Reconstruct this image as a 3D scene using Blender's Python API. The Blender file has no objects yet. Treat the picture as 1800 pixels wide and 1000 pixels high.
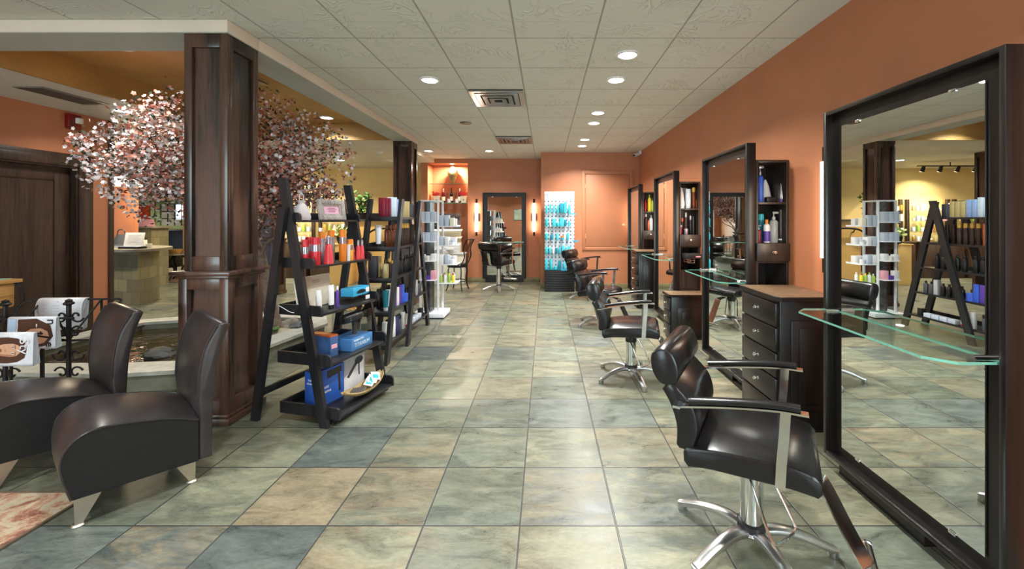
import bpy, bmesh, math, random
from mathutils import Vector, Matrix
R = math.radians
random.seed(7)
SC = bpy.context.scene
COL = SC.collection

# ------------------------------------------------------------------ camera, world, large lights, exposure
FPX, CX, CY, HC = 720.0, 959.0, 386.0, 1.434       # focal length and vanishing point in pixels of 1800x1000, eye height
cam_d = bpy.data.cameras.new('camera'); cam = bpy.data.objects.new('camera', cam_d); COL.objects.link(cam)
cam.location = (0, 0, HC); cam.rotation_euler = (R(90), 0, 0)
cam_d.sensor_width = 36; cam_d.sensor_fit = 'HORIZONTAL'; cam_d.lens = FPX / 1800 * 36
cam_d.shift_x = (900 - CX) / 1800; cam_d.shift_y = (CY - 500) / 1800
cam_d.clip_start = 0.05
SC.camera = cam
vs = SC.view_settings
vs.view_transform = 'Standard'; vs.look = 'None'; vs.gamma = 1; vs.use_curve_mapping = False
vs.exposure = 0.35
W = bpy.data.worlds.new('daylight'); SC.world = W; W.use_nodes = True
W.node_tree.nodes['Background'].inputs[0].default_value = (0.62, 0.76, 1.0, 1)
W.node_tree.nodes['Background'].inputs[1].default_value = 1.2
def area(name, loc, rot, sx, sy, power, color=(1, 1, 1), shape='RECTANGLE', spread=180):
    d = bpy.data.lights.new(name, 'AREA'); d.shape = shape; d.size = sx
    if shape in ('RECTANGLE', 'ELLIPSE'): d.size_y = sy
    d.energy = power; d.color = color; d.spread = R(spread)
    o = bpy.data.objects.new(name, d); COL.objects.link(o); o.location = loc; o.rotation_euler = rot
    return o
# daylight through the shop windows behind the camera
area('window_daylight', (-4.55, -2.60, 1.45), (R(90), 0, 0), 1.7, 2.3, 110, (0.82, 0.93, 1.0))
area('window_daylight', (.70, -2.60, 1.45), (R(90), 0, 0), 1.9, 2.3, 110, (0.82, 0.93, 1.0))

def P(px, py, Y):
    return ((px - CX) * Y / FPX, Y, HC - (py - CY) * Y / FPX)
def XP(px, Y): return (px - CX) * Y / FPX
def ZP(py, Y): return HC - (py - CY) * Y / FPX

# ------------------------------------------------------------------ mesh builder
class MB:
    def __init__(s): s.bm = bmesh.new(); s.mi = 0
    def _tag(s, faces):
        for f in faces: f.material_index = s.mi
    def box(s, x0, x1, y0, y1, z0, z1, bev=0.0, M=None):
        bm = s.bm
        vs_ = [bm.verts.new(v) for v in ((x0,y0,z0),(x1,y0,z0),(x1,y1,z0),(x0,y1,z0),(x0,y0,z1),(x1,y0,z1),(x1,y1,z1),(x0,y1,z1))]
        fs = [bm.faces.new([vs_[i] for i in q]) for q in ((3,2,1,0),(4,5,6,7),(0,1,5,4),(1,2,6,5),(2,3,7,6),(3,0,4,7))]
        s._tag(fs)
        if bev > 0:
            es = list({e for f in fs for e in f.edges})
            r = bmesh.ops.bevel(bm, geom=es, offset=bev, offset_type='OFFSET', segments=2, profile=0.5, affect='EDGES', clamp_overlap=True)
            s._tag(r['faces']); vs_ = list({v for v in vs_ if v.is_valid} | {v for f in r['faces'] for v in f.verts})
        if M is not None:
            for v in set(vs_): v.co = M @ v.co
        return s
    def cbox(s, c, size, bev=0.0, M=None):
        return s.box(c[0]-size[0]/2, c[0]+size[0]/2, c[1]-size[1]/2, c[1]+size[1]/2, c[2]-size[2]/2, c[2]+size[2]/2, bev, M)
    def hexa(s, bot, top):                     # 4 bottom and 4 top points, counter-clockwise from above
        bm = s.bm; b = [bm.verts.new(p) for p in bot]; t = [bm.verts.new(p) for p in top]
        fs = [bm.faces.new(b[::-1]), bm.faces.new(t)]
        for i in range(4): fs.append(bm.faces.new([b[i], b[(i+1)%4], t[(i+1)%4], t[i]]))
        s._tag(fs); return s
    def prism(s, poly, axis, a, b):            # polygon in the plane across axis, from a to b
        f3 = {'x': lambda p, c: (c, p[0], p[1]), 'y': lambda p, c: (p[0], c, p[1]), 'z': lambda p, c: (p[0], p[1], c)}[axis]
        bm = s.bm; n = len(poly)
        A = [bm.verts.new(f3(p, a)) for p in poly]; B = [bm.verts.new(f3(p, b)) for p in poly]
        fs = [bm.faces.new(A), bm.faces.new(B[::-1])]
        for i in range(n): fs.append(bm.faces.new([A[(i+1)%n], A[i], B[i], B[(i+1)%n]]))
        s._tag(fs); bmesh.ops.recalc_face_normals(bm, faces=fs); return s
    def lathe(s, prof, seg=20, c=(0,0,0), M=None, caps=True):
        bm = s.bm; rings = []
        for (r, z) in prof:
            if r < 1e-6: ring = [bm.verts.new((c[0], c[1], c[2]+z))]
            else: ring = [bm.verts.new((c[0]+r*math.cos(2*math.pi*k/seg), c[1]+r*math.sin(2*math.pi*k/seg), c[2]+z)) for k in range(seg)]
            rings.append(ring)
        fs = []
        for a, b in zip(rings, rings[1:]):
            for k in range(seg):
                k2 = (k+1) % seg
                q = [a[k % len(a)], a[k2 % len(a)], b[k2 % len(b)], b[k % len(b)]]
                u = []
                for v in q:
                    if v not in u: u.append(v)
                if len(u) > 2: fs.append(bm.faces.new(u))
        for ring, flip in ((rings[0], True), (rings[-1], False)):
            if caps and len(ring) > 1: fs.append(bm.faces.new(ring[::-1] if flip else ring))
        s._tag(fs)
        if M is not None:
            for ring in rings:
                for v in ring: v.co = M @ v.co
        return s
    def cyl(s, p0, p1, r0, r1=None, seg=14):
        r1 = r0 if r1 is None else r1
        return s.sweep([p0, p1], [(math.cos(2*math.pi*k/seg), math.sin(2*math.pi*k/seg)) for k in range(seg)], radii=[r0, r1])
    def tube(s, pts, r, seg=8, closed=False, radii=None):
        return s.sweep(pts, [(math.cos(2*math.pi*k/seg), math.sin(2*math.pi*k/seg)) for k in range(seg)], radii=radii or [r]*len(pts), closed=closed)
    def strip(s, pts, w, t, side):             # flat bar: width w along side, thickness t
        return s.sweep(pts, [(-w/2,-t/2),(w/2,-t/2),(w/2,t/2),(-w/2,t/2)], side=side)
    def sweep(s, pts, sec, radii=None, side=None, closed=False):
        bm = s.bm; pts = [Vector(p) for p in pts]; n = len(pts); rings = []; prev = None
        for i, p in enumerate(pts):
            if closed: d = (pts[(i+1)%n] - pts[i-1])
            else: d = pts[min(i+1, n-1)] - pts[max(i-1, 0)]
            d.normalize()
            if side is not None: u = Vector(side)
            elif prev is not None: u = prev
            else: u = Vector((0,0,1)) if abs(d.z) < 0.9 else Vector((1,0,0))
            u = u - d*u.dot(d)
            if u.length < 1e-6: u = d.orthogonal()
            u.normalize(); prev = u; w = d.cross(u); k = radii[i] if radii else 1.0
            rings.append([bm.verts.new(p + u*(a*k) + w*(b*k)) for a, b in sec])
        m = len(sec); fs = []
        pairs = list(zip(rings, rings[1:])) + ([(rings[-1], rings[0])] if closed else [])
        for a, b in pairs:
            for k in range(m): fs.append(bm.faces.new([a[k], a[(k+1)%m], b[(k+1)%m], b[k]]))
        if not closed: fs += [bm.faces.new(rings[0][::-1]), bm.faces.new(rings[-1])]
        s._tag(fs); return s
    def quad(s, pts):
        f = s.bm.faces.new([s.bm.verts.new(p) for p in pts]); s._tag([f]); return s
    def grid(s, rows):
        V = [[s.bm.verts.new(p) for p in r] for r in rows]; fs = []
        for a, b in zip(V, V[1:]):
            for k in range(len(a)-1): fs.append(s.bm.faces.new([a[k], a[k+1], b[k+1], b[k]]))
        s._tag(fs); return V
    def mesh(s, name, mats, angle=35):
        me = bpy.data.meshes.new(name); s.bm.to_mesh(me); s.bm.free()
        for m in (mats if isinstance(mats, (list, tuple)) else [mats]): me.materials.append(m)
        me.shade_smooth(); me.set_sharp_from_angle(angle=R(angle))
        return me
    def build(s, name, mats, parent=None, loc=(0,0,0), rot=(0,0,0), angle=35):
        return link(name, s.mesh(name, mats, angle), parent, loc, rot)

def link(name, me, parent=None, loc=(0,0,0), rot=(0,0,0)):
    o = bpy.data.objects.new(name, me); COL.objects.link(o)
    if parent is not None: o.parent = parent
    o.location = loc; o.rotation_euler = rot
    return o
def tag(o, label, cat, group=None, kind=None):
    o['label'] = label; o['category'] = cat
    if group: o['group'] = group
    if kind: o['kind'] = kind
    return o
def thing(name, label, cat, loc=(0,0,0), rz=0.0, group=None):
    o = bpy.data.objects.new(name, None); COL.objects.link(o); o.empty_display_size = 0.1
    o.location = loc; o.rotation_euler = (0, 0, rz)
    return tag(o, label, cat, group)
def struct(o): o['kind'] = 'structure'; return o
def copy_tree(o, parent=None):
    c = o.copy(); COL.objects.link(c)
    if parent is not None: c.parent = parent
    for ch in list(o.children): copy_tree(ch, c)
    return c
def dup(o, loc, rz, label, group=None):
    c = copy_tree(o); c.location = loc; c.rotation_euler = (0, 0, rz); c['label'] = label
    if group: c['group'] = group
    return c
def writing(body, size, mat, parent, loc, rot, name='lettering', ext=0.0008, align='CENTER', sx=1.0):
    cu = bpy.data.curves.new(name, 'FONT'); cu.body = body; cu.size = size; cu.extrude = ext
    cu.align_x = align; cu.align_y = 'CENTER'; cu.resolution_u = 2
    tmp = bpy.data.objects.new('tmp', cu); COL.objects.link(tmp)
    dg = bpy.context.evaluated_depsgraph_get()
    me = bpy.data.meshes.new_from_object(tmp.evaluated_get(dg)); me.name = name
    bpy.data.objects.remove(tmp); bpy.data.curves.remove(cu)
    me.materials.clear(); me.materials.append(mat)
    for v in me.vertices: v.co.x *= sx
    return link(name, me, parent, loc, rot)

# ------------------------------------------------------------------ materials
def nt(name):
    m = bpy.data.materials.new(name); m.use_nodes = True
    t = m.node_tree; b = t.nodes['Principled BSDF']; return m, t, b
def N(t, typ, **kw):
    n = t.nodes.new(typ)
    for k, v in kw.items():
        if k.startswith('i_'): n.inputs[k[2:].replace('_', ' ')].default_value = v
        else: setattr(n, k, v)
    return n
def c4(c): return (c[0], c[1], c[2], 1)
def hexc(r, g, b):                       # sRGB 0-255 to linear
    f = lambda v: (v/255/12.92) if v/255 <= 0.04045 else ((v/255+0.055)/1.055)**2.4
    return (f(r), f(g), f(b))
def ramp(t, stops):
    n = t.nodes.new('ShaderNodeValToRGB'); e = n.color_ramp.elements
    e[0].position, e[0].color = stops[0][0], c4(stops[0][1]); e[1].position, e[1].color = stops[-1][0], c4(stops[-1][1])
    for p, c in stops[1:-1]:
        q = e.new(p); q.color = c4(c)
    return n
MATS = {}
def pm(name, col, rough=0.5, metal=0.0, var=0.08, scale=30, bump=0.0, spec=0.5, coat=0.0):
    if name in MATS: return MATS[name]
    m, t, b = nt(name); L = t.links
    tc = N(t, 'ShaderNodeTexCoord'); no = N(t, 'ShaderNodeTexNoise', i_Scale=scale, i_Detail=3.0)
    L.new(tc.outputs['Object'], no.inputs['Vector'])
    rp = ramp(t, [(0.3, [max(0, c*(1-var)) for c in col]), (0.7, [min(1, c*(1+var)) for c in col])])
    L.new(no.outputs['Fac'], rp.inputs['Fac']); L.new(rp.outputs['Color'], b.inputs['Base Color'])
    b.inputs['Roughness'].default_value = rough; b.inputs['Metallic'].default_value = metal
    b.inputs['Specular IOR Level'].default_value = spec; b.inputs['Coat Weight'].default_value = coat
    if bump > 0:
        bp = N(t, 'ShaderNodeBump', i_Strength=bump, i_Distance=0.002)
        L.new(no.outputs['Fac'], bp.inputs['Height']); L.new(bp.outputs['Normal'], b.inputs['Normal'])
    MATS[name] = m; return m
def wood(name, dark, light, rough=0.35, scale=(14, 14, 1.2), coat=0.0, bump=0.15, fig=0.5):
    m, t, b = nt(name); L = t.links
    tc = N(t, 'ShaderNodeTexCoord'); mp = N(t, 'ShaderNodeMapping'); mp.inputs['Scale'].default_value = scale
    L.new(tc.outputs['Object'], mp.inputs['Vector'])
    a = N(t, 'ShaderNodeTexNoise', i_Scale=7.0, i_Detail=5.0, i_Roughness=0.7, i_Distortion=0.3)          # pores
    g = N(t, 'ShaderNodeTexNoise', i_Scale=0.75, i_Detail=3.0, i_Roughness=0.5, i_Distortion=0.4)         # cathedral figure
    for n in (a, g): L.new(mp.outputs['Vector'], n.inputs['Vector'])
    k = N(t, 'ShaderNodeMath', operation='MULTIPLY'); L.new(g.outputs['Fac'], k.inputs[0]); k.inputs[1].default_value = 14.0
    sn = N(t, 'ShaderNodeMath', operation='SINE'); L.new(k.outputs[0], sn.inputs[0])
    m1 = N(t, 'ShaderNodeMath', operation='MULTIPLY_ADD'); L.new(sn.outputs[0], m1.inputs[0]); m1.inputs[1].default_value = .20*fig; L.new(a.outputs['Fac'], m1.inputs[2])
    rp = ramp(t, [(0.30, dark), (0.70, light)]); L.new(m1.outputs[0], rp.inputs['Fac']); L.new(rp.outputs['Color'], b.inputs['Base Color'])
    b.inputs['Roughness'].default_value = rough; b.inputs['Coat Weight'].default_value = coat; b.inputs['Coat Roughness'].default_value = 0.15
    bp = N(t, 'ShaderNodeBump', i_Strength=bump, i_Distance=0.0015); L.new(a.outputs['Fac'], bp.inputs['Height']); L.new(bp.outputs['Normal'], b.inputs['Normal'])
    MATS[name] = m; return m
def paint(name, col, rough=0.55, mottled=0.06, bump=0.05):
    m, t, b = nt(name); L = t.links
    tc = N(t, 'ShaderNodeTexCoord'); a = N(t, 'ShaderNodeTexNoise', i_Scale=2.3, i_Detail=4.0); f = N(t, 'ShaderNodeTexNoise', i_Scale=160.0, i_Detail=2.0)
    for n in (a, f): L.new(tc.outputs['Object'], n.inputs['Vector'])
    rp = ramp(t, [(0.3, [c*(1-mottled) for c in col]), (0.7, [min(1, c*(1+mottled)) for c in col])])
    L.new(a.outputs['Fac'], rp.inputs['Fac']); L.new(rp.outputs['Color'], b.inputs['Base Color'])
    b.inputs['Roughness'].default_value = rough
    bp = N(t, 'ShaderNodeBump', i_Strength=bump, i_Distance=0.002); L.new(f.outputs['Fac'], bp.inputs['Height']); L.new(bp.outputs['Normal'], b.inputs['Normal'])
    MATS[name] = m; return m
def glow(name, col, strength):
    m, t, b = nt(name); b.inputs['Base Color'].default_value = c4((0.8, 0.8, 0.8))
    b.inputs['Emission Color'].default_value = c4(col); b.inputs['Emission Strength'].default_value = strength
    MATS[name] = m; return m
def clear(name, tint=(0.93, 0.98, 0.96), refl=1.0, rough=0.02):
    m, t, b = nt(name); L = t.links; t.nodes.remove(b); out = t.nodes['Material Output']
    tr = N(t, 'ShaderNodeBsdfTransparent'); tr.inputs[0].default_value = c4(tint)
    gl = N(t, 'ShaderNodeBsdfGlossy'); gl.inputs['Roughness'].default_value = rough
    fr = N(t, 'ShaderNodeFresnel', i_IOR=1.5); mu = N(t, 'ShaderNodeMath', operation='MULTIPLY'); mu.inputs[1].default_value = refl
    ge = N(t, 'ShaderNodeNewGeometry'); sb = N(t, 'ShaderNodeMath', operation='SUBTRACT'); sb.inputs[0].default_value = 1; L.new(ge.outputs['Backfacing'], sb.inputs[1]); m2 = N(t, 'ShaderNodeMath', operation='MULTIPLY'); L.new(sb.outputs[0], m2.inputs[0]); L.new(mu.outputs[0], m2.inputs[1])
    L.new(fr.outputs[0], mu.inputs[0]); mx = N(t, 'ShaderNodeMixShader'); L.new(m2.outputs[0], mx.inputs[0])
    L.new(tr.outputs[0], mx.inputs[1]); L.new(gl.outputs[0], mx.inputs[2]); L.new(mx.outputs[0], out.inputs['Surface'])
    MATS[name] = m; return m

TERRA = hexc(184, 118, 82)
m_terra = paint('terracotta_paint', TERRA, 0.5)
m_yellow = paint('yellow_paint', hexc(232, 205, 140), 0.6)
m_gold = paint('gold_glaze', hexc(176, 136, 74), 0.6, 0.16)
m_tan = paint('tan_paint', hexc(222, 180, 110), 0.6)
m_cream = paint('cream_paint', hexc(212, 198, 182), 0.6)
m_soffit_shaded = paint('shaded_soffit_paint', hexc(172, 178, 170), 0.65)  # ceiling grey-green, darkened to paint in the shade under the beam
m_ceil_plain = paint('plain_ceiling_paint', hexc(206, 202, 190), 0.7)
m_green = paint('sage_trim_paint', hexc(120, 140, 100), 0.5)
m_oak = wood('dark_oak', hexc(20, 13, 10), hexc(82, 57, 46), 0.3, (9, 9, 0.7), 0.25, .12, 1.0)
m_esp = wood('espresso_wood', hexc(14, 11, 11), hexc(32, 26, 24), 0.32, (9, 9, 0.6), 0.0, 0.04, .4)
m_esp_brown = wood('brown_cabinet_wood', hexc(34, 27, 24), hexc(60, 49, 44), 0.35, (9, 9, 0.6), 0.05, 0.04, .4)
m_door = wood('brown_door_wood', hexc(32, 20, 14), hexc(68, 49, 38), 0.4, (8, 8, 0.5))
m_blackwood = wood('black_stained_wood', hexc(18, 18, 20), hexc(38, 38, 41), 0.35, (9, 9, .7), 0.0, 0.06, .3)
m_lightwood = wood('honey_wood', hexc(150, 104, 52), hexc(205, 158, 92), 0.4, (9, .8, 9))
m_red_door = wood('red_door_wood', hexc(100, 30, 14), hexc(150, 54, 26), 0.35, (9, 9, .7))
m_chrome = pm('chrome', (0.72, 0.73, 0.74), 0.12, 1.0, 0.03)
m_alu = pm('cast_aluminium', (0.60, 0.60, 0.60), 0.3, 1.0, 0.06)
m_champ = pm('champagne_metal', (0.55, 0.50, 0.42), 0.38, 1.0, 0.05)
m_iron = pm('wrought_iron', (0.025, 0.022, 0.022), 0.5, 0.6, 0.2)
m_bronze = pm('dark_bronze', (0.035, 0.028, 0.024), 0.35, 0.7, 0.15)
m_black = pm('black_plastic', (0.02, 0.02, 0.022), 0.35)
m_white = pm('white_lacquer', (0.82, 0.84, 0.88), 0.35, 0, 0.03)
m_mirror = pm('mirror_silver', (0.80, 0.83, 0.80), 0.0, 1.0, 0.0)
m_glass = clear('clear_glass'); m_glass_edge = pm('green_glass_edge', (0.16, 0.42, 0.33), 0.1, 0, 0.1)
m_acryl = clear('clear_acrylic', (0.90, 0.93, 0.95), 1.0, 0.03)
m_leather = pm('black_leather', (0.007, 0.007, 0.008), 0.24, 0, 0.2, 60, 0.10, 0.5)
m_slip = pm('charcoal_brown_leather', (0.026, 0.022, 0.022), 0.33, 0, 0.2, 14, 0.08, 0.5)
m_slip_side = pm('charcoal_vinyl', (0.010, 0.010, 0.010), 0.5, 0, 0.15, 40, 0, .3)

def floor_material():
    m, t, b = nt('slate_floor_tile'); L = t.links
    uv = N(t, 'ShaderNodeUVMap'); uv.uv_map = 'tile'
    A = N(t, 'ShaderNodeVertexColor'); A.layer_name = 'tint_a'; B = N(t, 'ShaderNodeVertexColor'); B.layer_name = 'tint_b'
    Of = N(t, 'ShaderNodeVertexColor'); Of.layer_name = 'offset'
    sc = N(t, 'ShaderNodeVectorMath', operation='SCALE'); L.new(Of.outputs['Color'], sc.inputs[0]); sc.inputs['Scale'].default_value = 37.0
    ad = N(t, 'ShaderNodeVectorMath', operation='ADD'); L.new(uv.outputs[0], ad.inputs[0]); L.new(sc.outputs[0], ad.inputs[1])
    st = N(t, 'ShaderNodeMapping'); st.inputs['Scale'].default_value = (0.55, 1.5, 1.0); st.inputs['Rotation'].default_value = (0, 0, 0.5); L.new(ad.outputs[0], st.inputs['Vector'])
    n1 = N(t, 'ShaderNodeTexNoise', i_Scale=1.5, i_Detail=12.0, i_Roughness=0.70, i_Distortion=0.8)
    n2 = N(t, 'ShaderNodeTexNoise', i_Scale=3.2, i_Detail=10.0, i_Roughness=0.68, i_Distortion=0.7)
    n3 = N(t, 'ShaderNodeTexNoise', i_Scale=26.0, i_Detail=4.0, i_Roughness=0.7)
    for n in (n1, n2, n3): L.new(st.outputs['Vector'], n.inputs['Vector'])
    r1 = ramp(t, [(0.42, (0,0,0)), (0.58, (1,1,1))]); L.new(n1.outputs['Fac'], r1.inputs['Fac'])
    mx = N(t, 'ShaderNodeMix', data_type='RGBA'); L.new(r1.outputs['Color'], mx.inputs['Factor']); L.new(A.outputs['Color'], mx.inputs['A']); L.new(B.outputs['Color'], mx.inputs['B'])
    r2 = ramp(t, [(0.3, (0.56,0.58,0.60)), (0.7, (1.42,1.40,1.34))]); L.new(n2.outputs['Fac'], r2.inputs['Fac'])
    r3 = ramp(t, [(0.25, (0.72,0.73,0.73)), (0.7, (1.18,1.18,1.17))]); L.new(n3.outputs['Fac'], r3.inputs['Fac'])
    m1 = N(t, 'ShaderNodeMix', data_type='RGBA', blend_type='MULTIPLY'); m1.inputs['Factor'].default_value = 1
    L.new(mx.outputs['Result'], m1.inputs['A']); L.new(r2.outputs['Color'], m1.inputs['B'])
    m2 = N(t, 'ShaderNodeMix', data_type='RGBA', blend_type='MULTIPLY'); m2.inputs['Factor'].default_value = 0.8
    L.new(m1.outputs['Result'], m2.inputs['A']); L.new(r3.outputs['Color'], m2.inputs['B'])
    n4 = N(t, 'ShaderNodeTexNoise', i_Scale=2.6, i_Detail=6.0, i_Roughness=0.6, i_Distortion=1.2); L.new(ad.outputs[0], n4.inputs['Vector'])
    cs = N(t, 'ShaderNodeMath', operation='SUBTRACT'); L.new(n4.outputs['Fac'], cs.inputs[0]); cs.inputs[1].default_value = .5
    ca = N(t, 'ShaderNodeMath', operation='ABSOLUTE'); L.new(cs.outputs[0], ca.inputs[0])
    cm = N(t, 'ShaderNodeMath', operation='ADD'); L.new(ca.outputs[0], cm.inputs[0])
    r5 = ramp(t, [(.50, (0,0,0)), (.62, (.05,.05,.05))]); L.new(n2.outputs['Fac'], r5.inputs['Fac']); L.new(r5.outputs['Color'], cm.inputs[1])
    r4 = ramp(t, [(.001, (.62,.63,.63)), (.010, (1,1,1))]); L.new(cm.outputs[0], r4.inputs['Fac'])
    m3 = N(t, 'ShaderNodeMix', data_type='RGBA', blend_type='MULTIPLY'); m3.inputs['Factor'].default_value = 1
    L.new(m2.outputs['Result'], m3.inputs['A']); L.new(r4.outputs['Color'], m3.inputs['B']); m2 = m3
    # grout: close to a tile edge
    sp = N(t, 'ShaderNodeSeparateXYZ'); L.new(uv.outputs[0], sp.inputs[0])
    def edge(o):
        s_ = N(t, 'ShaderNodeMath', operation='SUBTRACT'); L.new(o, s_.inputs[0]); s_.inputs[1].default_value = 0.5
        a_ = N(t, 'ShaderNodeMath', operation='ABSOLUTE'); L.new(s_.outputs[0], a_.inputs[0]); return a_.outputs[0]
    mxm = N(t, 'ShaderNodeMath', operation='MAXIMUM'); L.new(edge(sp.outputs[0]), mxm.inputs[0]); L.new(edge(sp.outputs[1]), mxm.inputs[1])
    gr = ramp(t, [(0.9885, (0,0,0)), (0.9915, (1,1,1))]); dbl = N(t, 'ShaderNodeMath', operation='MULTIPLY'); dbl.inputs[1].default_value = 2.0
    L.new(mxm.outputs[0], dbl.inputs[0]); gr.color_ramp.elements[0].position = 0.979; gr.color_ramp.elements[1].position = 0.985; L.new(dbl.outputs[0], gr.inputs['Fac'])
    mg = N(t, 'ShaderNodeMix', data_type='RGBA'); L.new(gr.outputs['Color'], mg.inputs['Factor']); L.new(m2.outputs['Result'], mg.inputs['A']); mg.inputs['B'].default_value = c4(hexc(58, 59, 56))
    L.new(mg.outputs['Result'], b.inputs['Base Color'])
    rr = N(t, 'ShaderNodeMapRange'); L.new(n2.outputs['Fac'], rr.inputs['Value']); rr.inputs['From Min'].default_value = 0.3; rr.inputs['From Max'].default_value = 0.7
    rr.inputs['To Min'].default_value = 0.24; rr.inputs['To Max'].default_value = 0.46; L.new(rr.outputs[0], b.inputs['Roughness'])
    hs = N(t, 'ShaderNodeMath', operation='MULTIPLY_ADD'); L.new(gr.outputs['Color'], hs.inputs[0]); hs.inputs[1].default_value = -1.2; L.new(n2.outputs['Fac'], hs.inputs[2])
    bp = N(t, 'ShaderNodeBump', i_Strength=0.35, i_Distance=0.004); L.new(hs.outputs[0], bp.inputs['Height']); L.new(bp.outputs['Normal'], b.inputs['Normal'])
    b.inputs['Specular IOR Level'].default_value = 0.5
    return m
m_floor = floor_material()

def ceiling_material():
    m, t, b = nt('textured_ceiling_tile'); L = t.links
    tc = N(t, 'ShaderNodeTexCoord'); sp = N(t, 'ShaderNodeSeparateXYZ'); L.new(tc.outputs['Object'], sp.inputs[0])
    def line(o, off):
        a = N(t, 'ShaderNodeMath', operation='SUBTRACT'); L.new(o, a.inputs[0]); a.inputs[1].default_value = off
        d = N(t, 'ShaderNodeMath', operation='DIVIDE'); L.new(a.outputs[0], d.inputs[0]); d.inputs[1].default_value = 0.6150
        f = N(t, 'ShaderNodeMath', operation='FRACT'); L.new(d.outputs[0], f.inputs[0])
        s_ = N(t, 'ShaderNodeMath', operation='SUBTRACT'); L.new(f.outputs[0], s_.inputs[0]); s_.inputs[1].default_value = 0.5
        q = N(t, 'ShaderNodeMath', operation='ABSOLUTE'); L.new(s_.outputs[0], q.inputs[0]); return q.outputs[0]
    mxm = N(t, 'ShaderNodeMath', operation='MAXIMUM'); L.new(line(sp.outputs[0], -0.232 - 6.15), mxm.inputs[0]); L.new(line(sp.outputs[1], 3.163 - 6.15), mxm.inputs[1])
    gr = ramp(t, [(0.4895, (0,0,0)), (0.493, (1,1,1))]); L.new(mxm.outputs[0], gr.inputs['Fac'])
    # trowelled ridges: thin winding bands in scattered patches
    big = N(t, 'ShaderNodeTexNoise', i_Scale=4.0, i_Detail=3.0); L.new(tc.outputs['Object'], big.inputs['Vector'])
    wv = N(t, 'ShaderNodeTexNoise', i_Scale=3.2, i_Detail=1.5, i_Distortion=1.8); L.new(tc.outputs['Object'], wv.inputs['Vector'])
    k1 = N(t, 'ShaderNodeMath', operation='MULTIPLY'); L.new(wv.outputs['Fac'], k1.inputs[0]); k1.inputs[1].default_value = 60.0
    k2 = N(t, 'ShaderNodeMath', operation='SINE'); L.new(k1.outputs[0], k2.inputs[0])
    rw = ramp(t, [(0.35, (0,0,0)), (0.98, (1,1,1))]); L.new(k2.outputs[0], rw.inputs['Fac'])
    rb = ramp(t, [(0.47, (0,0,0)), (0.62, (1,1,1))]); L.new(big.outputs['Fac'], rb.inputs['Fac'])
    mu = N(t, 'ShaderNodeMath', operation='MULTIPLY'); L.new(rw.outputs['Color'], mu.inputs[0]); L.new(rb.outputs['Color'], mu.inputs[1])
    h = N(t, 'ShaderNodeMath', operation='MULTIPLY_ADD'); L.new(gr.outputs['Color'], h.inputs[0]); h.inputs[1].default_value = -1.0; L.new(mu.outputs[0], h.inputs[2])
    bp = N(t, 'ShaderNodeBump', i_Strength=0.6, i_Distance=0.014); L.new(h.outputs[0], bp.inputs['Height']); L.new(bp.outputs['Normal'], b.inputs['Normal'])
    mg = N(t, 'ShaderNodeMix', data_type='RGBA'); L.new(gr.outputs['Color'], mg.inputs['Factor']); mg.inputs['A'].default_value = c4(hexc(208, 210, 200)); mg.inputs['B'].default_value = c4(hexc(164, 163, 152))
    L.new(mg.outputs['Result'], b.inputs['Base Color']); b.inputs['Roughness'].default_value = 0.7
    return m
m_ceil = ceiling_material()

def pegboard_material():
    m, t, b = nt('punched_pegboard'); L = t.links
    tc = N(t, 'ShaderNodeTexCoord'); sp = N(t, 'ShaderNodeSeparateXYZ'); L.new(tc.outputs['Object'], sp.inputs[0])
    def cell(o, off):
        a = N(t, 'ShaderNodeMath', operation='SUBTRACT'); L.new(o, a.inputs[0]); a.inputs[1].default_value = off
        d = N(t, 'ShaderNodeMath', operation='DIVIDE'); L.new(a.outputs[0], d.inputs[0]); d.inputs[1].default_value = .075
        f = N(t, 'ShaderNodeMath', operation='FRACT'); L.new(d.outputs[0], f.inputs[0]); return f.outputs[0]
    cb = N(t, 'ShaderNodeCombineXYZ'); L.new(cell(sp.outputs[0], .0375-.75), cb.inputs[0]); L.new(cell(sp.outputs[2], .0375-.75), cb.inputs[1])
    ds = N(t, 'ShaderNodeVectorMath', operation='DISTANCE'); L.new(cb.outputs[0], ds.inputs[0]); ds.inputs[1].default_value = (.5, .5, 0)
    lt = N(t, 'ShaderNodeMath', operation='LESS_THAN'); L.new(ds.outputs['Value'], lt.inputs[0]); lt.inputs[1].default_value = .19
    zz = N(t, 'ShaderNodeMath', operation='LESS_THAN'); L.new(sp.outputs[2], zz.inputs[0]); zz.inputs[1].default_value = 1.84
    mu = N(t, 'ShaderNodeMath', operation='MULTIPLY'); L.new(lt.outputs[0], mu.inputs[0]); L.new(zz.outputs[0], mu.inputs[1])
    mx = N(t, 'ShaderNodeMix', data_type='RGBA'); L.new(mu.outputs[0], mx.inputs['Factor']); mx.inputs['A'].default_value = c4(hexc(216,218,228)); mx.inputs['B'].default_value = c4(hexc(60,62,70))
    L.new(mx.outputs['Result'], b.inputs['Base Color']); b.inputs['Roughness'].default_value = .45; return m
m_peg = pegboard_material()
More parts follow.
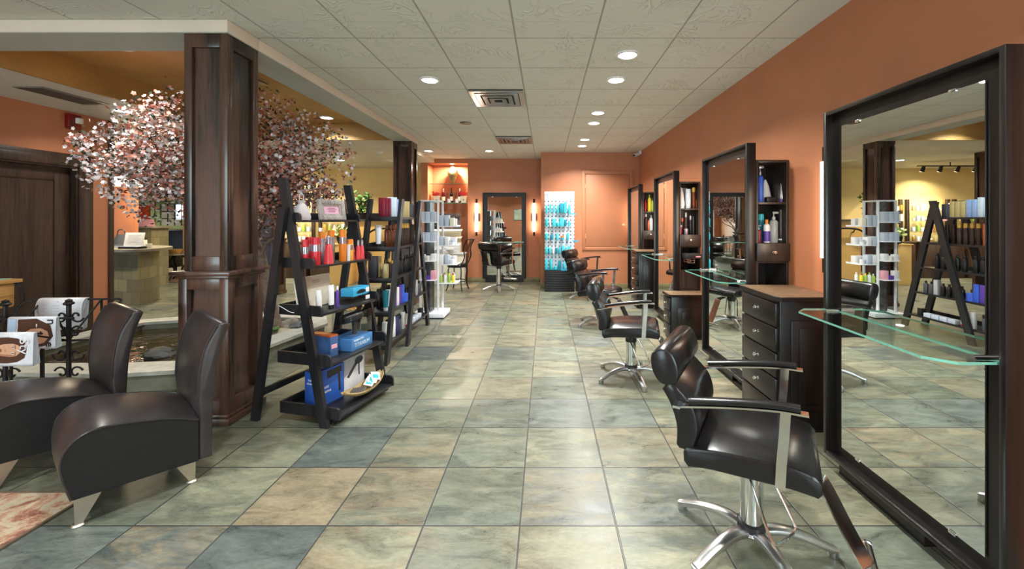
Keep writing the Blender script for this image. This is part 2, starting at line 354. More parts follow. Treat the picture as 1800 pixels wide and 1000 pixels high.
# ------------------------------------------------------------------ the setting
CZ, LZ = 2.834, 2.745                      # main ceiling, lower ceiling and beam underside
RX, LX = 1.95, -5.78                       # right wall, left wall
def make_floor():
    S, X0, Y0 = 0.4524, -0.121, 1.919
    pal = [hexc(*c) for c in ((130,136,122),(142,145,128),(124,134,126),(148,146,128),(116,130,124),(138,142,126),(152,148,128),(128,138,122))]
    blues = [hexc(*c) for c in ((86,102,110),(116,130,136),(112,126,128))]
    tans = [hexc(*c) for c in ((160,144,120),(154,144,122),(166,156,132))]
    pale = hexc(158,160,138)
    own = {(-3,5): (0,0), (-3,1): (0,2), (-3,-1): (0,0), (-3,0): (3,3), (-4,0): (5,6), (-4,-1): (0,3), (-2,0): (3,6), (-2,-1): (5,3), (0,0): (4,1), (1,0): (5,1),
           (0,2): (1,2), (-1,2): (6,2), (-1,1): (6,7), (0,1): (5,6), (1,1): (6,4), (-1,0): (6,7), (-1,-1): (6,4), (0,-1): (5,4), (1,-1): (7,5), (1,2): (7,2), (-2,2): (6,7), (-5,-1): (2,2), (-4,1): (5,6), (-5,0): (6,7), (-2,1): (6,4), (2,1): (3,6)}
    pick = [blues[0], blues[1], blues[2], tans[0], tans[1], pale, pal[0], pal[4]]
    mean = hexc(138,138,122)
    bm = bmesh.new(); uv = bm.loops.layers.uv.new('tile')
    la = bm.loops.layers.float_color.new('tint_a'); lb = bm.loops.layers.float_color.new('tint_b'); lo = bm.loops.layers.float_color.new('offset')
    rnd = random.Random(11)
    for i in range(-38, 6):
        for j in range(-10, 31):
            x0, y0 = X0 + i*S, Y0 + j*S
            f = bm.faces.new([bm.verts.new(p) for p in ((x0,y0,0),(x0+S,y0,0),(x0+S,y0+S,0),(x0,y0+S,0))])
            a = rnd.choice(pal); k = rnd.random(); b = rnd.choice(pal if k < .72 else blues if k < .84 else tans)
            if (i, j) in own: a, b = pick[own[(i,j)][0]], pick[own[(i,j)][1]]
            a, b = [tuple(c*.70 + m_*.30 for c, m_ in zip(q, mean)) for q in (a, b)]; g = rnd.uniform(.50, .62); off = (rnd.random(), rnd.random(), rnd.random(), 1)
            flip = rnd.random() < .5
            for l, (u, v) in zip(f.loops, ((0,0),(1,0),(1,1),(0,1))):
                l[uv].uv = (u, v); l[la] = (a[0]*g*1.02, a[1]*g, a[2]*g*.92, 1); l[lb] = (b[0]*g*1.02, b[1]*g, b[2]*g*.92, 1); l[lo] = off
    bmesh.ops.remove_doubles(bm, verts=bm.verts, dist=1e-4)
    me = bpy.data.meshes.new('floor'); bm.to_mesh(me); bm.free(); me.materials.append(m_floor)
    struct(link('floor', me))
make_floor()
b = MB(); b.box(-17, RX+.1, -2.6, 2.895, CZ, CZ+.05); b.box(-2.62, RX+.1, 2.90, 10.0, CZ, CZ+.05)
struct(b.build('ceiling', m_ceil))
b = MB(); b.box(-17, -4.70, 3.18, 6.80, LZ, CZ); b.box(-17, -2.56, 6.78, 15.1, LZ, CZ-.001)
struct(b.build('ceiling_lower', m_ceil_plain))
b = MB(); b.box(LX-.12, -2.222, 2.86, 3.18, LZ, CZ-.002, .004); b.box(-2.54, -2.222, 3.18, 7.13, LZ, CZ-.002, .004)
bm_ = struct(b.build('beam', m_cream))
b = MB(); b.box(LX-.12, -2.226, 2.864, 3.176, LZ-.004, LZ); b.box(-2.536, -2.226, 3.176, 7.126, LZ-.004, LZ); b.build('soffit', m_soffit_shaded, bm_)
b = MB()
b.box(-4.70, -4.66, 3.18, 6.74, LZ, 3.02); b.box(-4.70, -2.50, 6.74, 6.78, LZ, 3.02); b.box(-2.54, -2.50, 3.18, 6.74, CZ, 3.02)
b.box(-4.70, -2.50, 3.14, 3.18, CZ, 3.02); b.box(-4.70, -2.50, 3.14, 6.78, 3.02, 3.06)
struct(b.build('ceiling_cove', m_gold))
b = MB(); b.box(RX, RX+.1, -2.6, 9.5, 0, CZ); struct(b.build('wall_right', m_terra))
b = MB(); b.box(-.095, RX, 8.52, 9.9, 0, CZ); struct(b.build('wall_back_right', m_terra))
b = MB(); b.box(-2.865, -2.71, 9.42, 9.9, 0, CZ); b.box(-1.79, -.095, 9.42, 9.9, 0, CZ); b.box(-2.71, -1.79, 9.42, 9.9, 2.73, CZ); b.box(-2.71, -1.79, 9.82, 9.9, 0, 2.73)
struct(b.build('wall_back_left', m_terra))
m_base = pm('slate_baseboard', hexc(128,120,84), 0.45, 0, 0.25, 9)
b = MB(); b.box(-.107, RX, 8.508, 8.52, 0, .105, .002); b.box(-.107, -.095, 8.52, 9.42, 0, .105, .002); b.box(-1.79, -.107, 9.408, 9.42, 0, .105, .002); b.box(-2.865, -2.71, 9.408, 9.42, 0, .105, .002)
struct(b.build('baseboard_back', m_base))
# left wall with the recessed wooden door
b = MB(); b.box(LX-.12, LX, -2.6, 3.80, 0, CZ); b.box(LX-.12, LX, 5.05, 5.41, 0, CZ); b.box(LX-.12, LX, 3.80, 5.05, 2.08, CZ)
struct(b.build('wall_left', m_terra))
b = MB(); b.box(LX-.13, LX+.02, 5.41, 5.47, 0, LZ, .003); struct(b.build('trim_1', m_door))
d = struct(MB().box(LX-.11, LX-.07, 3.80, 5.05, 0, 2.08).build('door_1', m_door))
b = MB()
b.box(LX-.07, LX-.058, 3.82, 3.94, .05, 2.03, .003); b.box(LX-.07, LX-.058, 4.87, 5.02, .05, 2.03, .003); b.box(LX-.07, LX-.058, 3.94, 4.87, 1.90, 2.03, .003); b.box(LX-.07, LX-.058, 3.94, 4.87, .05, .25, .003)
b.build('door_panel', m_door, d)
b = MB()
for x0, x1, w in ((LX, LX+.018, .15), (LX+.018, LX+.036, .10)):
    b.box(x0, x1, 5.05, 5.05+w+.02, 0, 2.08+w, .003); b.box(x0, x1, 3.80-w, 3.80, 0, 2.08+w, .003); b.box(x0, x1, 3.80, 5.05, 2.08, 2.08+w, .003)
b.box(LX-.07, LX+.018, 5.03, 5.05, 0, 2.08); b.box(LX-.07, LX+.018, 3.80, 5.03, 2.06, 2.08)
b.build('door_casing', m_door, d)
# shop front behind the camera
b = MB(); b.box(LX-.12, -5.4, -2.6, -2.5, 0, CZ); b.box(1.7, RX+.1, -2.6, -2.5, 0, CZ); b.box(-3.6, -.3, -2.6, -2.5, 0, CZ)
for x0, x1 in ((-5.4, -3.6), (-.3, 1.7)): b.box(x0, x1, -2.6, -2.5, 0, .25); b.box(x0, x1, -2.6, -2.5, 2.65, CZ)
struct(b.build('wall_front', m_terra))
for k, (x0, x1) in enumerate(((-5.4, -3.6), (-.3, 1.7))):
    w = MB()
    for x in (x0, (x0+x1)/2-.03, x1-.06): w.box(x, x+.06, -2.57, -2.52, .25, 2.65)
    w.box(x0, x1, -2.57, -2.52, .25, .31); w.box(x0, x1, -2.57, -2.52, 2.59, 2.65)
    wo = struct(w.build(('window_1', 'window_3')[k], m_bronze)); MB().box(x0+.02, x1-.02, -2.55, -2.545, .3, 2.6).build('pane', m_glass, wo)
# far rooms
b = MB(); b.box(-9.3, -2.865, 10.5, 10.6, 0, LZ); b.box(-9.3, -9.2, 10.6, 15.0, 0, LZ); b.box(-2.965, -2.865, 9.9, 10.6, 0, LZ)
struct(b.build('wall_far', m_yellow))
b = MB(); b.box(-17, -9.3, 15.0, 15.1, 0, LZ); struct(b.build('wall_far_left', m_yellow))
b = MB(); b.box(-17.1, -17, 2.86, 15.1, 0, LZ); struct(b.build('wall_reception', m_terra))
b = MB(); b.box(-9.0, -8.0, 7.95, 8.05, 0, LZ); struct(b.build('wall_partition', m_terra))
b = MB(); b.box(-9.6, -5.9, 8.6, 8.75, 2.28, LZ); struct(b.build('trim_soffit', m_terra))

def column(y0, x0=-2.538):                                 # square oak column with recessed panels
    x1, y1 = x0 + .306, y0 + .306
    root = struct(MB().box(x0+.02, x1-.02, y0+.02, y1-.02, 0, LZ).build('column', m_oak))
    def casing(name, a, z0, z1, st, rl, grow):
        b = MB(); X0, X1, Y0, Y1 = x0-grow, x1+grow, y0-grow, y1+grow; t = .02 + grow
        for (ax, c0, c1) in (('y', Y0, Y0+t), ('y', Y1-t, Y1)):
            b.box(X0, X0+st, c0, c1, z0, z1, .002); b.box(X1-st, X1, c0, c1, z0, z1, .002)
            b.box(X0+st, X1-st, c0, c1, z1-rl, z1, .002); b.box(X0+st, X1-st, c0, c1, z0, z0+rl, .002)
        for c0, c1 in ((X0, X0+t), (X1-t, X1)):
            b.box(c0, c1, Y0+t, Y0+st, z0, z1, .002); b.box(c0, c1, Y1-st, Y1-t, z0, z1, .002)
            b.box(c0, c1, Y0+st, Y1-st, z1-rl, z1, .002); b.box(c0, c1, Y0+st, Y1-st, z0, z0+rl, .002)
        b.build(name, m_oak, root)
    casing('panel_frame', None, 1.075, LZ, .055, .10, 0.0)
    casing('wainscot_frame', None, .07, 1.045, .06, .10, .022)
    b = MB(); b.box(x0-.06, x1+.06, y0-.06, y1+.06, 1.045, 1.075, .008); b.box(x0-.035, x1+.035, y0-.035, y1+.035, 1.02, 1.045, .006); b.build('cap_moulding', m_oak, root)
    b = MB(); b.box(x0-.04, x1+.04, y0-.04, y1+.04, 0, .05, .006); b.box(x0-.03, x1+.03, y0-.03, y1+.03, .05, .075, .008); b.build('base_moulding', m_oak, root)
column(2.875); column(6.82); column(7.75, -5.45)

# painted access door high in the back wall
d = struct(MB().box(.836, 1.735, 8.500, 8.52, .88, 2.37, .002).build('door_2', m_terra))
b = MB(); b.box(.76, .825, 8.495, 8.52, .80, 2.45, .003); b.box(1.745, 1.83, 8.495, 8.52, .80, 2.45, .003); b.box(.825, 1.745, 8.495, 8.52, 2.38, 2.45, .003); b.box(.825, 1.745, 8.498, 8.52, .80, .87, .003)
b.build('door_casing', m_terra, d)
m_brass = pm('polished_brass', (0.80, 0.64, 0.32), 0.38, .6, 0.05)
b = MB(); b.lathe([(.028,0),(.028,.006),(.010,.01),(.010,.03),(.024,.04),(.028,.052),(.018,.066),(0,.068)], 16, M=Matrix.Translation((1.61, 8.50, 1.325)) @ Matrix.Rotation(R(90), 4, 'X')); b.build('door_knob', m_brass, d)
b = MB(); b.cyl((.832, 8.497, 2.08), (.832, 8.497, 2.17), .007); b.cyl((.832, 8.497, 1.05), (.832, 8.497, 1.14), .007); b.build('door_hinge', m_brass, d)

# ------------------------------------------------------------------ ceiling fittings
g_warm = glow('downlight_lens', (1.0, 0.97, 0.90), 14); g_cool = glow('cool_downlight_lens', (0.86, 0.94, 1.0), 16)
m_trim = pm('white_light_trim', (0.75, 0.75, 0.72), 0.35)
def downlight(x, y, z, label, power, color=(1, .97, .9), lens=None, r=.078, spread=132):
    t = thing('ceiling_downlight', label, 'ceiling light', (x, y, z), 0, 'recessed ceiling lights')
    MB().lathe([(r, -.012), (r*1.25, -.010), (r*1.3, -.001), (r*1.3, 0), (r, 0)], 28, caps=False).build('trim_ring', m_trim, t)
    MB().lathe([(0, -.006), (r*1.01, -.006), (r*1.01, -.002), (0, -.002)], 24).build('lens', lens or g_warm, t)
    l = area('downlight_lamp', (0, 0, -.02), (0, 0, 0), r*1.8, 0, power, color, 'DISK', spread); l.parent = t
    return t
RL = 30
for k, (px, py) in enumerate(((1103,96),(1083,140),(1051,198),(1044,216),(1028,245),(1023,256))):
    Y = FPX*(CZ-HC)/(CY-py)
    w = ('nearest', 'second', 'third', 'fourth', 'fifth', 'farthest')[k]
    downlight(XP(px, Y), Y, CZ, f'{w} recessed downlight in the row along the mirror wall', RL, (1, .98, .93))
downlight(.70, 1.2, CZ, 'recessed downlight above the nearest styling chair', RL, (1, .98, .93))
downlight(.70, -.6, CZ, 'recessed downlight in the row behind the camera', RL, (1, .98, .93))
downlight(-1.16, 4.10, CZ, 'cool white downlight over the aisle before the square diffuser', 22, (.88, .95, 1), g_cool)
downlight(-1.16, 1.4, CZ, 'cool white downlight over the aisle behind the chairs', 22, (.9, .95, 1), g_cool)
downlight(-1.16, -1.3, CZ, 'added unseen downlight that brightens the shop front wall', 22, (.9, .95, 1), g_cool)  # added lamp, out of view, lifts the front wall in the back mirror
downlight(-2.9, -1.3, CZ, 'added unseen downlight that brightens the shop front beside the waiting area', 22, (.9, .95, 1), g_cool)  # also added out of view to light the front wall
downlight(-3.0, .9, CZ, 'downlight over the waiting chairs', 22, (.95, .97, 1), g_cool)
downlight(-2.38, 8.33, CZ, 'small recessed downlight in front of the bottle niche', 12)
downlight(-1.145, 8.33, CZ, 'small recessed downlight before the back wall mirror', 12)
downlight(-5.08, 4.92, LZ, 'downlight in the low ceiling beside the wooden door', 8, (1, .95, .86))
downlight(-3.40, 6.36, 3.02, 'bluish downlight in the gold cove above the blossom tree', 26, (.86, .94, 1), g_cool, .085)
downlight(-3.9, 3.75, 3.02, 'downlight in the gold cove hidden behind the beam', 17, (1, .95, .88))
for x, y, lab in ((-4.5, 9.0, 'downlight over the tan half wall'), (-6.8, 8.0, 'downlight over the retail aisle behind the tree'), (-6.2, 9.9, 'downlight close to the glass retail shelves'), (-8.2, 6.0, 'downlight over the stone reception desk'), (-11.5, 11.5, 'downlight in front of the red door'), (-12.5, 8.0, 'downlight over the reception armchair'), (-14.6, 13.6, 'added downlight brightening the far yellow wall by the red door'), (-13.0, 13.2, 'added downlight brightening the far yellow wall by the sage window')):  # last two lamps are added to brighten the far yellow wall
    downlight(x, y, LZ, lab, 34, (1, .88, .68))

def diffuser(x0, y0, label):
    s = .59; t = thing('ceiling_diffuser', label, 'air vent', (x0+.0125, y0+.0125, CZ), 0)
    m_df = pm('diffuser_metal', (0.52, 0.53, 0.52), 0.22, 1.0, 0.04)
    MB().box(0, s, 0, s, -.006, 0).build('backing', m_bronze, t)
    for k, o in enumerate((0, .06, .13, .2)):
        b = MB(); h = -.012 - .006*k; w = .05
        for (ax, bx, ay, by) in ((o, s-o, o, o+w), (o, s-o, s-o-w, s-o), (o, o+w, o+w, s-o-w), (s-o-w, s-o, o+w, s-o-w)):
            b.hexa([(ax,ay,h-.012),(bx,ay,h-.012),(bx,by,h-.012),(ax,by,h-.012)], [(ax,ay,h),(bx,ay,h),(bx,by,h),(ax,by,h)])
        b.build('louvre_ring', m_df, t)
diffuser(-.232-.615, 4.393, 'large square metal air diffuser nearest in the tiled ceiling')
diffuser(-.232-.615, 6.853, 'smaller looking metal air diffuser farther along the same ceiling row')
t = thing('ceiling_speaker', 'small dark round ceiling speaker between the two diffusers', 'speaker', (-1.16, 5.93, CZ))
MB().lathe([(0,-.008),(.07,-.008),(.085,-.004),(.088,0),(0,0)], 24).build('grille', m_black, t)
t = thing('ceiling_diffuser', 'slotted air grille in the low ceiling beside the wooden door', 'air vent', (-5.25, 4.03, LZ), 0)
MB().box(0, .3, 0, .62, -.008, 0, .003).build('vent_frame', pm('grey_vent', hexc(120,116,108), .5), t)
for k in range(5): MB().hexa([(.03+.05*k,.03,-.012),(.05+.05*k,.03,-.012),(.05+.05*k,.59,-.012),(.03+.05*k,.59,-.012)], [(.035+.05*k,.03,-.008),(.055+.05*k,.03,-.008),(.055+.05*k,.59,-.008),(.035+.05*k,.59,-.008)]).build('slat', m_black, t)
t = thing('ceiling_diffuser', 'dark square vent in the roof of the gold cove', 'air vent', (-3.75, 4.3, 3.02), 0)
MB().box(0, .5, 0, .5, -.01, 0, .003).build('vent_frame', m_bronze, t)
t = thing('smoke_detector', 'round white smoke detector on the far low ceiling', 'smoke detector', (-3.2, 7.9, LZ))
MB().lathe([(0,-.04),(.04,-.04),(.055,-.025),(.06,0),(0,0)], 20).build('detector_body', m_trim, t)
t = thing('ceiling_diffuser', 'square white grille on the far low ceiling beside the second column', 'air vent', (-3.5, 8.9, LZ))
MB().box(0, .5, 0, .4, -.012, 0, .003).build('vent_frame', m_trim, t)
# security camera
t = thing('security_camera', 'small white security camera at the corner of mirror wall and ceiling', 'camera', (1.93, 8.36, 2.80))
b = MB(); b.box(-.03, .02, -.03, .03, -.03, .034, .004); b.build('bracket', m_white, t)
b = MB(); b.cyl((-.03, 0, -.03), (-.14, -.10, -.07), .032); b.build('camera_body', m_white, t)
b = MB(); b.cyl((-.14, -.10, -.07), (-.15, -.109, -.0735), .024); b.build('camera_lens', m_black, t)
# fire alarm
t = thing('fire_alarm', 'red fire alarm strobe high on the orange wall above the wooden door', 'fire alarm', (LX, 4.99, 2.626))
MB().box(0, .05, -.07, .07, -.09, .09, .006).build('alarm_body', pm('alarm_red', hexc(120,14,12), .35), t)
MB().box(.05, .09, -.005, .06, -.02, .05, .01).build('strobe_lens', pm('strobe_white', hexc(225,220,214), .2), t)
b = MB()
for k in range(4): b.box(.05, .054, -.055, -.015, -.07+.02*k, -.062+.02*k)
b.build('sounder_grille', m_black, t)

# wall sconces: lit bar between dark end caps
g_sconce = glow('lit_sconce_tube', (1.0, .90, .72), 13)
def sconce(loc, rz, label):
    t = thing('wall_sconce', label, 'wall lamp', loc, rz, 'bar sconces beside the mirrors')
    MB().box(-.055, .055, -.03, 0, -.09, .09, .004).build('back_plate', m_bronze, t)
    MB().cyl((0, -.075, -.32), (0, -.075, .32), .034, seg=18).build('lit_tube', g_sconce, t)
    for s in (-1, 1): MB().cyl((0, -.075, s*.32), (0, -.075, s*.42), .024, seg=18).build('end_cap', m_bronze, t)
    MB().box(-.012, .012, -.06, -.02, -.03, .03).build('arm', m_bronze, t)
    return t
sconce((-1.576, 9.42, 1.485), 0, 'bar sconce between the bottle niche and the back wall mirror')
sconce((-.262, 9.42, 1.485), 0, 'bar sconce between the back wall mirror and the pegboard display')
for y, lab in ((2.735, 'bar sconce on the mirror wall behind the nearest big mirror'), (4.72, 'bar sconce on the mirror wall behind the second mirror'), (6.62, 'bar sconce on the mirror wall behind the third mirror'), (8.41, 'bar sconce in the far corner behind the last mirror')):
    sconce((RX, y, 1.50), R(90) * -1, lab)
# ------------------------------------------------------------------ mirrors in deep frames; local x runs along the wall, -y faces the room
def mirror_unit(name, label, loc, rz, wide=.942, z0=.09, z1=2.05, shelf=True, px1=.58):
    t = thing(name, label, 'mirror', loc, rz, 'tall framed mirrors with glass ledges')
    D = .075                                                  # frame depth; front at y=0, back at y=D
    b = MB(); b.box(0, .022, 0, D, z0, z1, .002); b.box(wide-.022, wide, 0, D, z0, z1, .002)
    b.box(.022, wide-.022, 0, D, z1-.022, z1, .002); b.box(.022, wide-.022, 0, D, z0, z0+.022, .002); b.build('frame', m_esp, t)
    MB().box(.02, wide-.02, .045, .062, z0+.02, z1-.02).build('backing_panel', m_esp, t)
    MB().box(.10, wide-.10, .034, .040, .17, 1.955).build('mirror_glass', m_mirror, t)
    for x in (.22, wide-.22):
        for z in (1.955, .17):
            b = MB(); b.box(x-.016, x+.016, .028, .046, z-.008, z+.006, .003); b.build('mirror_clip', m_chrome, t)
    MB().box(.06, px1, .05, .08 if px1 > .9 else .32, 0, z0+.02).build('plinth', m_esp, t)
    if shelf:
        y0, zs = -.205, .915
        gl = MB(); P_ = [(.03, .03), (.03, y0+.07), (.10, y0), (wide-.10, y0), (wide-.03, y0+.07), (wide-.03, .03)]
        bm = gl.bm; A = [bm.verts.new((x, y, zs)) for x, y in P_]; B = [bm.verts.new((x, y, zs+.010)) for x, y in P_]
        f0 = bm.faces.new(A); f1 = bm.faces.new(B[::-1]); sides = [bm.faces.new([A[(i+1)%6], A[i], B[i], B[(i+1)%6]]) for i in range(6)]
        for f in sides: f.material_index = 1
        bmesh.ops.recalc_face_normals(bm, faces=[f0, f1]+sides)
        gl.build('glass_ledge', [m_glass, m_glass_edge], t)
        for x in (.075, wide-.075):
            b = MB(); b.cyl((x, .046, zs+.005), (x, -.045, zs+.005), .019); b.build('ledge_bracket', m_chrome, t)
    return t
MX = 1.61
mus = [(1.433, 'nearest tall framed mirror on the orange wall'), (3.28, 'second tall framed mirror from the camera on the orange wall'),
       (5.157, 'third tall framed mirror from the camera on the orange wall'), (7.10, 'farthest tall framed mirror on the orange side wall')]
mu0 = mirror_unit('styling_mirror', mus[0][1], (MX, mus[0][0] + .942, 0), R(-90))
for y, lab in mus[1:]: dup(mu0, (MX, y + .942, 0), R(-90), lab)
mirror_unit('styling_mirror', 'tall framed mirror between two lit sconces on the back wall', (-1.437, 9.335, 0), 0, wide=.99, px1=.93)

# ------------------------------------------------------------------ open shelf cabinets at the end of a mirror, front faces -Y
def end_cabinet(label, y0, y1, x0=1.688):
    t = thing('shelf_cabinet', label, 'cabinet', (x0, y0, 0), 0, 'open shelf cabinets beside the mirrors')
    w, d, h = RX - .004 - x0, y1 - y0, 1.913
    b = MB(); b.box(0, .016, 0, d, 0, h, .002); b.box(w-.018, w, 0, d, 0, h, .002); b.box(.016, w-.018, 0, d, h-.02, h, .002)
    b.box(.016, w-.018, d-.012, d, 0, h-.02); b.box(.016, w-.018, .01, d-.012, 0, .06); b.build('body', m_esp_brown, t)
    for z in (1.575, 1.245): MB().box(.016, w-.018, .004, d-.012, z-.018, z, .002).build('shelf', m_esp_brown, t)
    MB().box(.016, w-.018, .01, d-.012, 1.085, 1.105).build('niche_top', m_esp_brown, t)
    dr = MB().box(-.004, w+.002, -.022, -.001, 1.10, 1.245, .006).build('drawer', m_esp_brown, t)
    b = MB(); b.lathe([(.012,0),(.006,.006),(.006,.014),(.015,.018),(.013,.026),(0,.028)], 16, M=Matrix.Translation((w/2, -.022, 1.175)) @ Matrix.Rotation(R(90), 4, 'X')); b.build('knob', m_chrome, dr)
    MB().box(.016, w-.018, .01, d-.012, .78, .80).build('niche_floor', m_esp_brown, t)
    MB().box(.016, w-.018, .012, .03, .06, .78).build('lower_panel', m_esp_brown, t)
    return t
cabs = [('open shelf cabinet holding a blue spray bottle beside the second mirror', 3.28, 3.60), ('open shelf cabinet with white tapered bottles beside the third mirror', 5.157, 5.477), ('open shelf cabinet with a yellow bottle beside the farthest mirror', 7.10, 7.42)]
for lab, a, c in cabs: end_cabinet(lab, a, c)

# ------------------------------------------------------------------ drawer chests, drawers face -X
m_stone = pm('brown_laminate_top', hexc(112,90,68), 0.4, 0, 0.3, 22)
def chest(label, x0, y0, y1, h, n):
    t = thing('drawer_chest', label, 'chest of drawers', (x0, y0, 0), 0, 'espresso drawer chests between the mirrors')
    w, d = RX - .004 - x0, y1 - y0
    b = MB(); b.box(.03, w, .025, d-.01, .06, h-.03, .003); b.box(.06, w, .05, d-.03, 0, .06); b.build('body', m_esp, t)
    b = MB(); b.prism([(0, .03), (.03, 0), (w, 0), (w, d), (0, d)], 'z', h-.03, h-.004); o = b.build('worktop', m_esp, t)
    b = MB(); b.prism([(.005, .033), (.033, .005), (w, .005), (w, d-.005), (.005, d-.005)], 'z', h-.0045, h); b.build('laminate_top', m_stone, o)
    b = MB(); b.box(.10, w-.06, .014, .026, .16, h-.16, .006); b.box(.15, w-.11, .006, .016, .21, h-.21, .006); b.build('side_panel', m_esp, t)
    ph = (h - .035 - .03) / n
    for k in range(n):
        z = .03 + k*ph
        dr = MB().box(.008, .032, .04, d-.02, z, z+ph-.014, .005).build('drawer', m_esp, t)
        b = MB(); b.lathe([(.011,0),(.005,.005),(.005,.016),(.014,.022),(.012,.032),(0,.034)], 14, M=Matrix.Translation((.008, d/2, z+ph*.5)) @ Matrix.Rotation(R(-90), 4, 'Y')); b.build('knob', m_chrome, dr)
    return t
chest('tall drawer chest between the nearest and the second mirror', 1.535, 2.71, 3.24, .92, 5)
chest('low drawer chest between the second and the third mirror', 1.465, 4.84, 5.135, .545, 3)
chest('tall drawer chest between the third and the farthest mirror', 1.465, 6.56, 7.06, .925, 5)

# ------------------------------------------------------------------ hydraulic styling chair facing local +x
def superell(c, a, b_, n=20, e=2.6):
    out = []
    for k in range(n):
        q = 2*math.pi*k/n; cs, sn = math.cos(q), math.sin(q)
        out.append((c[0] + a*math.copysign(abs(cs)**(2/e), cs), c[1] + b_*math.copysign(abs(sn)**(2/e), sn)))
    return out
def loft_v(b, sections):                                     # closed profiles (u, z) at stations v, capped
    bm = b.bm; rings = [[bm.verts.new((u, v, z)) for u, z in prof] for v, prof in sections]; fs = []
    for A, B in zip(rings, rings[1:]):
        n = len(A)
        for k in range(n): fs.append(bm.faces.new([A[k], A[(k+1)%n], B[(k+1)%n], B[k]]))
    fs.append(bm.faces.new(rings[0][::-1])); fs.append(bm.faces.new(rings[-1]))
    bmesh.ops.recalc_face_normals(bm, faces=fs)
def shrunk(prof, k):
    cu = sum(p[0] for p in prof)/len(prof); cz = sum(p[1] for p in prof)/len(prof)
    return [(cu+(u-cu)*k, cz+(z-cz)*k) for u, z in prof]
def puffed(prof, hw, edge=.012, mid=1.0):
    edge = min(edge, .012)
    pk = lambda d: [(u, z) for u, z in inset(prof, d)]
    return [(-hw, pk(edge)), (-hw+edge*.3, pk(edge*.35)), (-hw+edge, prof), (0, prof), (hw-edge, prof), (hw-edge*.3, pk(edge*.35)), (hw, pk(edge))]
def inset(prof, d):                                          # move each point inward along its normal
    n = len(prof); area2 = sum(prof[i][0]*prof[(i+1)%n][1] - prof[(i+1)%n][0]*prof[i][1] for i in range(n)); s = 1 if area2 > 0 else -1; out = []
    for i in range(n):
        ax, az = prof[i-1]; bx, bz = prof[(i+1)%n]; tx, tz = bx-ax, bz-az; L = math.hypot(tx, tz) or 1
        out.append((prof[i][0] - s*tz/L*d, prof[i][1] + s*tx/L*d))
    return out
def smooth_curve(pts, n=6):                                  # Catmull-Rom through the points
    out = []
    for i in range(len(pts)-1):
        p0, p1, p2, p3 = pts[max(i-1,0)], pts[i], pts[i+1], pts[min(i+2,len(pts)-1)]
        for k in range(n):
            s = k/n
            out.append(tuple(.5*((2*b)+(-a+c)*s+(2*a-5*b+4*c-d)*s*s+(-a+3*b-3*c+d)*s**3) for a, b, c, d in zip(p0, p1, p2, p3)))
    out.append(tuple(pts[-1])); return out
